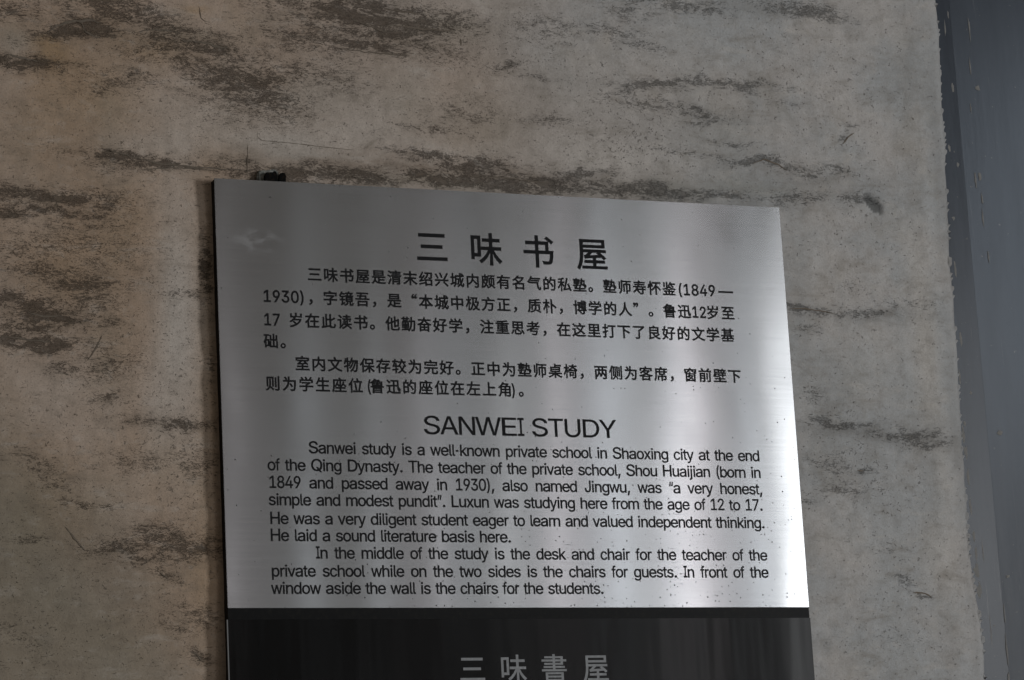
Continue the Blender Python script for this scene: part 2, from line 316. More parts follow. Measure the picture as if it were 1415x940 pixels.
verts = np.empty((n + 0, 3)); verts[:, 0] = Xg.ravel(); verts[:, 1] = -hgt.ravel(); verts[:, 2] = Zg.ravel()
idx = np.arange(n).reshape(NZ, NX)
q = np.stack([idx[:-1, :-1], idx[:-1, 1:], idx[1:, 1:], idx[1:, :-1]], -1).reshape(-1, 4)
# return of the plaster edge to behind the post face
rv = np.stack([XE[:, -1] - .001, np.full(NZ, .05), zz], 1)
allv = np.vstack([verts, rv]); ri = n + np.arange(NZ)
q2 = np.stack([idx[:-1, -1], ri[:-1], ri[1:], idx[1:, -1]], -1)
allq = np.vstack([q, q2])
me = bpy.data.meshes.new('plaster_wall')
me.vertices.add(len(allv)); me.vertices.foreach_set('co', allv.ravel())
me.loops.add(allq.size); me.loops.foreach_set('vertex_index', allq.ravel())
me.polygons.add(len(allq)); me.polygons.foreach_set('loop_start', np.arange(0, allq.size, 4))
me.polygons.foreach_set('use_smooth', [True] * len(allq))
me.update(calc_edges=True); me.validate()
def add_attr(nm, arr, fill=0.0):
    a = me.attributes.new(nm, 'FLOAT', 'POINT')
    a.data.foreach_set('value', np.concatenate([arr.ravel(), np.full(NZ, fill)]).astype(np.float32))
for nm, arr in (('fissures', band), ('soft_stain', soft), ('pits', dots), ('ochre', ochre), ('pale', pale), ('green', green),
                ('grey', grey), ('coat', coat), ('chip', chip), ('edge_dark', edge_dark)): add_attr(nm, arr)

mt, nt, B = nmat('aged_lime_plaster'); N = NB(nt)
tc = N.n('ShaderNodeTexCoord').outputs['Object']
big = N.noise(N.mapping(tc, (1, 1, 1)), 5, 5, .6)
fine = N.noise(tc, 420, 4, .7)
grain = N.noise(tc, 1300, 2, .6)
vert = N.noise(N.mapping(tc, (60, 1, 6)), 1.0, 4, .6)
warm_lit = (0.545, 0.395, 0.285); cool_lit = (0.432, 0.440, 0.440)
c = N.mix(N.attr('grey'), warm_lit, cool_lit)
c = N.mix(N.ramp(big, .40, .65, 0, .40), c, (0.62, 0.53, 0.46))
c = N.mix(N.ramp(big, .46, .30, 0, .18), c, (0.26, 0.19, 0.13))
patch = N.noise(N.mapping(tc, (1, 1, 1), loc=(3, 1, 7)), 11, 5, .65, .6)
c = N.mix(N.ramp(patch, .50, .72, 0, .26), c, (0.26, 0.22, 0.16))
c = N.mix(N.math('MULTIPLY', N.attr('coat'), .65), c, (0.235, 0.22, 0.17))
c = N.mix(N.math('MULTIPLY', N.attr('ochre'), .70), c, (0.43, 0.27, 0.125))
c = N.mix(N.math('MULTIPLY', N.attr('green'), .5), c, (0.235, 0.225, 0.165))
c = N.mix(N.math('MULTIPLY', N.math('MINIMUM', N.attr('pale'), 1.3), .55, clamp=True), c, (0.68, 0.63, 0.57))
c = N.mix(N.ramp(vert, .45, .75, 0, .16), c, (0.22, 0.19, 0.155))
# horizontal fissures: stretched, torn noise let through where the plaster is fissured
fm = N.mapping(tc, (42, 1, 128), rot=(0, math.radians(2.0), 0))
f1 = N.noise(fm, 1.0, 8, .74, 1.6)
fm2 = N.mapping(tc, (130, 1, 330), rot=(0, math.radians(-3.0), 0), loc=(5, 2, 3))
f2 = N.noise(fm2, 1.0, 5, .7, 1.6)
brk = N.noise(N.mapping(tc, (24, 1, 60), loc=(1, 7, 4)), 1.0, 6, .72, 1.2)
fz = N.math('MULTIPLY', N.attr('fissures'), N.math('ADD', N.ramp(brk, .36, .60, .28, 1.22), 0))
fz = N.math('ADD', fz, N.math('MULTIPLY', N.math('SUBTRACT', 1.0, N.attr('grey')), .13))
thr = N.math('SUBTRACT', .700, N.math('MULTIPLY', fz, .205))
fA = N.math('MULTIPLY', N.math('SUBTRACT', f1, thr), 5.5, clamp=True)
thr2 = N.math('SUBTRACT', .645, N.math('MULTIPLY', fz, .235))
fB = N.math('MULTIPLY', N.math('SUBTRACT', f2, thr2), 7.5, clamp=True)
f4 = N.noise(N.mapping(tc, (48, 1, 150), loc=(2, 9, 6)), 1.0, 4, .6, 1.8)
f5 = N.noise(N.mapping(tc, (60, 1, 110), loc=(6, 2, 9)), 1.0, 4, .6, .5)
tick = N.math('MULTIPLY', N.math('SUBTRACT', .020, N.math('ABSOLUTE', N.math('SUBTRACT', f4, .5))), 70.0, clamp=True)
tick = N.math('MULTIPLY', N.math('MULTIPLY', tick, N.ramp(f5, .47, .58)), N.ramp(fz, .12, .60), clamp=True)
fis = N.math('MAXIMUM', N.math('MAXIMUM', N.math('MULTIPLY', fA, .42), N.math('MULTIPLY', fB, .85)), tick, clamp=True)
tone = N.ramp(N.attr('grey'), .30, 1.0)  # marks follow the same painted warm-to-cool light
f3 = N.noise(N.mapping(tc, (12, 1, 34), loc=(8, 3, 1)), 1.0, 7, .7, .5)
smudge = N.math('MULTIPLY', N.ramp(N.math('ADD', N.math('MULTIPLY', f1, .6), N.math('MULTIPLY', f3, .4)), .33, .62), fz, clamp=True)
c = N.mix(N.math('MULTIPLY', smudge, .52), c, N.mix(tone, (0.225, 0.165, 0.118), (0.215, 0.21, 0.20)))
c = N.mix(N.ramp(f3, .52, .74, 0, .45), c, (0.20, 0.165, 0.125))
c = N.mix(N.ramp(f3, .47, .27, 0, .38), c, (0.62, 0.57, 0.51))
dk = N.mix(tone, (0.060, 0.042, 0.028), (0.135, 0.13, 0.12))
c = N.mix(N.math('MULTIPLY', N.attr('soft_stain'), N.ramp(N.math('ADD', N.math('MULTIPLY', f3, .6), N.math('MULTIPLY', brk, .4)), .30, .62, .30, .85)), c, N.mix(tone, (0.215, 0.155, 0.105), (0.235, 0.232, 0.225)))
c = N.mix(N.math('MULTIPLY', fis, N.math('SUBTRACT', .80, N.math('MULTIPLY', tone, .28))), c, dk)
# pits and specks
p1 = N.noise(tc, 210, 3, .6, .4)
dthr = N.math('SUBTRACT', .675, N.math('MULTIPLY', N.attr('pits'), .075))
pit = N.math('MULTIPLY', N.math('SUBTRACT', p1, dthr), 16.0, clamp=True)
p2 = N.noise(N.mapping(tc, (1, 1, 1.6), loc=(9, 4, 2)), 75, 5, .7, .5)
pit2 = N.math('MULTIPLY', N.math('SUBTRACT', p2, N.math('SUBTRACT', .675, N.math('MULTIPLY', N.attr('pits'), .06))), 14.0, clamp=True)
pits = N.math('MAXIMUM', pit, pit2, clamp=True)
c = N.mix(N.math('MULTIPLY', pits, .38), c, (0.10, 0.08, 0.06))
mid_ = N.noise(N.mapping(tc, (1, 1, 1.7), loc=(6, 1, 2)), 42, 6, .72, .5)
c = N.mix(N.ramp(mid_, .47, .72, 0, .30), c, (0.19, 0.16, 0.125))
c = N.mix(N.ramp(mid_, .46, .28, 0, .30), c, (0.58, 0.53, 0.47))
c = N.mix(N.ramp(fine, .40, .70, 0, .25), c, (0.20, 0.17, 0.14))
c = N.mix(N.ramp(grain, .35, .7, 0, .16), c, (0.16, 0.14, 0.12))
c = N.mix(N.math('MULTIPLY', N.attr('chip'), .95), c, (0.135, 0.135, 0.13))
c = N.mix(N.math('MULTIPLY', N.attr('edge_dark'), .6), c, (0.17, 0.165, 0.16))
N.link(c, B.inputs['Base Color'])
B.inputs['Roughness'].default_value = .88
B.inputs['Specular IOR Level'].default_value = .25
h = N.math('ADD', N.math('MULTIPLY', fine, .25), N.math('MULTIPLY', grain, .12))
h = N.math('ADD', h, N.math('MULTIPLY', patch, .8))
h = N.math('ADD', h, N.math('MULTIPLY', mid_, .55))
h = N.math('SUBTRACT', h, N.math('MULTIPLY', fis, 1.6))
h = N.math('SUBTRACT', h, N.math('MULTIPLY', pits, .8))
N.link(N.bump(h, .8, .0022), B.inputs['Normal'])
me.materials.append(mt)
wall = bpy.data.objects.new('plaster_wall', me); COL.objects.link(wall)
tag(wall, 'old hand-trowelled plaster wall with dark horizontal fissures, light painted warm at left and cool grey at right', 'wall')

def wall_y(x, z):
    """height of the finished plaster at x, z"""
    j = np.clip((z - ZB) / (ZT - ZB) * (NZ - 1), 0, NZ - 2); jj = int(j)
    xe = XE[jj, -1]; i = int(np.clip((x - XL) / (xe - XL) * (NX - 1), 0, NX - 2))
    return -max(hgt[jj, i], hgt[jj + 1, i], hgt[jj, i + 1], hgt[jj + 1, i + 1])

# hairline cracks and scratches: narrow ribbons lying in the plaster surface
mt, nt, B = nmat('crack_dirt'); N = NB(nt)
tc = N.n('ShaderNodeTexCoord').outputs['Object']
N.link(N.mix(N.noise(tc, 300, 3), (0.10, 0.078, 0.056), (0.22, 0.18, 0.14)), B.inputs['Base Color'])
B.inputs['Roughness'].default_value = .95
CRACKMAT = mt
def crack(pts, wpx, jit=1.0, name='crack', seed=0):
    r = random.Random(seed); P = []
    for (a, b), (c_, d) in zip(pts[:-1], pts[1:]):
        k = max(2, int(math.hypot(c_ - a, d - b) / 5))
        for t in range(k):
            P.append((a + (c_ - a) * t / k + r.uniform(-jit, jit) * .4, b + (d - b) * t / k + r.uniform(-jit, jit) * .7))
    P.append(pts[-1])
    V = []; Fc = []
    for i, (a, b) in enumerate(P):
        a0, b0 = P[max(0, i - 1)]; a1, b1 = P[min(len(P) - 1, i + 1)]
        L = math.hypot(a1 - a0, b1 - b0) or 1
        wv = wpx * .36 * (0.15 + math.sin(math.pi * i / (len(P) - 1)) ** .6) * r.uniform(.55, 1.25)
        nx, ny = -(b1 - b0) / L * wv, (a1 - a0) / L * wv
        for s in (-1, 1):
            x, z = at(a + s * nx, b + s * ny); V.append((x, wall_y(x, z) - .0003, z))
        if i: k = 2 * i; Fc.append((k - 2, k - 1, k + 1, k))
    return mesh_obj(name, V, Fc, CRACKMAT, wall)
for k, (pts, wd, jit) in enumerate(CRACKS):
    if k < 3 or wd >= 2.2: crack(pts, wd, jit, seed=k)

# ---------------------------------------------------------------- painted post at the right
mt, nt, B = nmat('blue_grey_gloss_paint'); N = NB(nt)
tc = N.n('ShaderNodeTexCoord').outputs['Object']
n1 = N.noise(N.mapping(tc, (9, 1, 1.4)), 3, 5, .6)
c = N.mix(N.ramp(n1, .3, .75), (0.030, 0.036, 0.046), (0.042, 0.049, 0.061))
sc1 = N.noise(N.mapping(tc, (230, 1, 7)), 1, 4, .65)
sc2 = N.noise(N.mapping(tc, (1, 1, 1), loc=(4, 4, 4)), 6, 3, .6)
scr = N.math('MULTIPLY', N.math('MULTIPLY', N.math('SUBTRACT', sc1, .63), 14, clamp=True), N.ramp(sc2, .45, .6), clamp=True)
c = N.mix(N.math('MULTIPLY', scr, .5), c, (0.14, 0.14, 0.14))
spk = N.math('MULTIPLY', N.math('SUBTRACT', N.noise(tc, 130, 3, .6), .70), 18, clamp=True)
c = N.mix(N.math('MULTIPLY', spk, .5), c, (0.24, 0.22, 0.19))
N.link(c, B.inputs['Base Color'])
B.inputs['Roughness'].default_value = .20
N.link(N.bump(N.math('ADD', n1, N.math('MULTIPLY', N.noise(tc, 60, 2), .05)), .20, .0010), B.inputs['Normal'])
PAINT = mt
pe = at(1300, 470)[0]
post = empty('door_post', (pe + .12, .06, ZB))
O = (pe + .12, .06, ZB)
xs = at(1338, 300, .012)[0]
tag(post, 'blue-grey painted wooden post with scratches beside the ragged right edge of the plaster', 'post')
sv = [(pe - .03, .0150, ZB), (xs, .0121, ZB), (xs, .075, ZB), (pe - .03, .075, ZB)]
sv = [(x - O[0], y - O[1], z - O[2]) for x, y, z in sv] + [(x - O[0], y - O[1], ZT - O[2]) for x, y, z in sv]
mesh_obj('edge_strip', sv, [(0, 1, 5, 4), (1, 2, 6, 5), (2, 3, 7, 6), (3, 0, 4, 7), (4, 5, 6, 7), (3, 2, 1, 0)], PAINT, post)
box('post_face', xs, xs + .36, .0120, .095, ZB, ZT, PAINT, post, 0, O)
# dried plaster smears and scratches on the paint
mt, nt, B = nmat('dried_plaster_smear'); N = NB(nt)
tc = N.n('ShaderNodeTexCoord').outputs['Object']
N.link(N.mix(N.noise(tc, 260, 3), (0.13, 0.13, 0.13), (0.25, 0.235, 0.21)), B.inputs['Base Color'])
B.inputs['Roughness'].default_value = .9
SM = mt
def fleck(px, py, wpx, hpx, seed):
    r = random.Random(seed); Y = .0117; ex = at(px, py, .0117)[0]
    if ex < xs - .002: Y = .0123 + (xs - ex) / (xs - pe + .03) * .0028
    cx_, cz_ = at(px, py, Y); V = [(cx_ - O[0], Y - .0004 - O[1], cz_ - O[2])]; K = 11
    for i in range(K):
        a = 2 * math.pi * i / K; rr = r.uniform(.5, 1.15)
        V.append((cx_ + math.cos(a) * wpx / 1500 * rr - O[0], Y - .0002 - O[1], cz_ + math.sin(a) * hpx / 2150 * rr - O[2]))
    return mesh_obj('paint_scrape', V, [(0, 1 + i, 1 + (i + 1) % K) for i in range(K)], SM, post)
for k, fl in enumerate(FLECKS): fleck(*fl, seed=k + 40)

# ---------------------------------------------------------------- sign
sign = empty('information_sign', (0.4, 0, Z0 - .5)); SO = (0.4, 0, Z0 - .5)
tag(sign, 'steel and black plaque with Chinese and English text about the Sanwei study', 'sign')
# brushed steel
mt, nt, B = nmat('brushed_stainless_steel'); N = NB(nt)
tc = N.n('ShaderNodeTexCoord').outputs['Object']
brush = N.noise(N.mapping(tc, (7, 1, 900)), 1, 4, .7)
brush2 = N.noise(N.mapping(tc, (1.6, 1, 260)), 1, 3, .7)
B.inputs['Metallic'].default_value = 1.0
big = N.noise(tc, 7, 4, .6)
c = N.mix(N.ramp(brush, .3, .7), (0.535, 0.545, 0.56), (0.585, 0.595, 0.61))
c = N.mix(N.ramp(brush2, .55, .8, 0, .09), c, (0.36, 0.36, 0.37))
# scattered specks and short scratches, denser near the lower edge
tcz = N.n('ShaderNodeSeparateXYZ'); N.link(tc, tcz.inputs[0])
low = N.ramp(tcz.outputs['Z'], .33, -.12, 0.0, 1.0)
rgt = N.ramp(tcz.outputs['X'], -.25, .1, 0.3, 1.0)
cl = N.noise(N.mapping(tc, (1, 1, 2.2), loc=(2, 0, 1)), 12, 4, .6)
dens = N.math('MULTIPLY', N.math('MULTIPLY', N.math('ADD', low, .12), rgt), N.ramp(cl, .40, .65, .25, 1.0))
wob = N.n('ShaderNodeVectorMath', operation='ADD'); N.link(tc, wob.inputs[0])
wn_ = N.n('ShaderNodeTexNoise'); N.link(tc, wn_.inputs['Vector']); wn_.inputs['Scale'].default_value = 500
sc_ = N.n('ShaderNodeVectorMath', operation='SCALE'); N.link(wn_.outputs['Color'], sc_.inputs[0]); sc_.inputs['Scale'].default_value = .0011
N.link(sc_.outputs[0], wob.inputs[1])
spk = N.math('MAXIMUM', N.specks(wob.outputs[0], 190, .16, N.math('MULTIPLY', dens, .30)), N.specks(wob.outputs[0], 90, .09, N.math('MULTIPLY', dens, .14)))
hs = N.noise(N.mapping(tc, (40, 1, 700)), 1, 3, .6)
hsk = N.math('MULTIPLY', N.math('SUBTRACT', hs, N.math('SUBTRACT', .77, N.math('MULTIPLY', dens, .17))), 14, clamp=True)
mark = N.math('MAXIMUM', spk, N.math('MULTIPLY', hsk, .6), clamp=True)
c = N.mix(N.math('MULTIPLY', mark, .88), c, (0.05, 0.05, 0.05))
# milky wiped smears at the upper left
gx = N.math('DIVIDE', N.math('SUBTRACT', tcz.outputs['X'], -.347), .042); gz = N.math('DIVIDE', N.math('SUBTRACT', tcz.outputs['Z'], .420), .022)
gr = N.math('ADD', N.math('MULTIPLY', gx, gx), N.math('MULTIPLY', gz, gz))
smn = N.noise(N.mapping(tc, (1, 1, 2.0), rot=(0, math.radians(30), 0), loc=(1, 3, 8.2)), 45, 6, .62, .8)
sm = N.math('MULTIPLY', N.ramp(gr, 1.0, 0.0), N.ramp(smn, .40, .68))
wipe = N.ramp(N.noise(N.mapping(tc, (14, 1, 3), loc=(7, 1, 2)), 1, 6, .65, .6), .55, .80, 0, .30)
sm = N.math('MAXIMUM', N.math('MULTIPLY', sm, .42), N.math('MULTIPLY', wipe, .5))
c = N.mix(N.math('MULTIPLY', sm, .8), c, (0.62, 0.62, 0.62))
N.link(N.math('SUBTRACT', 1.0, N.math('MULTIPLY', sm, .5)), B.inputs['Metallic'])
N.link(c, B.inputs['Base Color'])
rg = N.math('ADD', N.ramp(big, .3, .7, .125, .155), N.math('MULTIPLY', mark, .3))
rg = N.math('ADD', rg, N.math('MULTIPLY', sm, .10))
N.link(rg, B.inputs['Roughness'])
B.inputs['Anisotropic'].default_value = 1.0
tg = N.n('ShaderNodeTangent', direction_type='UV_MAP'); tg.uv_map = 'uv'
N.link(tg.outputs[0], B.inputs['Tangent']); B.inputs['Anisotropic Rotation'].default_value = .25
wave = N.noise(N.mapping(tc, (5, 1, 1.2)), 1, 1, .5)
nb = N.bump(wave, .5, .0006)
nb = N.bump(N.noise(N.mapping(tc, (1, 1, 1), loc=(3, 3, 3)), 6, 0, .4), .5, .0009, nb)
N.link(nb, B.inputs['Normal'])
STEEL = mt
mt, nt, B = nmat('black_acrylic_board'); N = NB(nt)
tc = N.n('ShaderNodeTexCoord').outputs['Object']
N.link(N.mix(N.ramp(N.noise(tc, 160, 4, .6), .45, .75), (0.005, 0.005, 0.005), (0.012, 0.011, 0.009)), B.inputs['Base Color'])
B.inputs['Roughness'].default_value = .45; B.inputs['Specular IOR Level'].default_value = .13
BLACK = mt
mt, nt, B = nmat('black_polished_face'); N = NB(nt)
tc = N.n('ShaderNodeTexCoord').outputs['Object']
N.link(N.mix(N.ramp(N.noise(tc, 9, 4, .6), .4, .7), (0.0022, 0.0022, 0.0022), (0.0036, 0.0036, 0.0039)), B.inputs['Base Color'])
B.inputs['Roughness'].default_value = .15; B.inputs['Anisotropic'].default_value = 1.0; B.inputs['Specular IOR Level'].default_value = .24
tg = N.n('ShaderNodeTangent', direction_type='UV_MAP'); tg.uv_map = 'uv'; N.link(tg.outputs[0], B.inputs['Tangent']); B.inputs['Anisotropic Rotation'].default_value = .25
N.link(N.bump(N.noise(N.mapping(tc, (10, 1, 1.2)), 1, 3, .5), .5, .0016), B.inputs['Normal'])
DARK_FACE = mt
mt, nt, B = nmat('worn_cut_edge'); N = NB(nt)
B.inputs['Base Color'].default_value = (.20, .20, .20, 1); B.inputs['Roughness'].default_value = .5
EDGE_GREY = mt

def plate(name, x0, x1, z0, z1, yf, th, mtl, parent):
    """sheet with slightly bent, bevelled rim; front face divided so that it can carry a gentle dent"""
    o = box(name, x0, x1, yf, yf + th, z0, z1, mtl, parent, .0004, SO)
    uv = o.data.uv_layers.new(name='uv')
    for l in o.data.loops:
        co = o.data.vertices[l.vertex_index].co; uv.data[l.index].uv = (co.x, co.z)
    return o
W_, H_ = 0.8, 0.8 * 0.68857758
xb, zb = at(314, 856.3, YP); 
bb = box('backing_board', -.0002, W_ + .0004, YP + .0016, .0035, Z0 - H_ - .42, Z0 - .0012, BLACK, sign, .0005, SO)
steel = plate('steel_plate', 0, W_, Z0 - H_, Z0, YP, .0014, STEEL, sign)
LZ = zb                       # top edge of the lower, black plaque
low_p = plate('black_plate', -.0018, W_ + .0006, Z0 - H_ - .42, LZ, YP, .0022, DARK_FACE, sign)

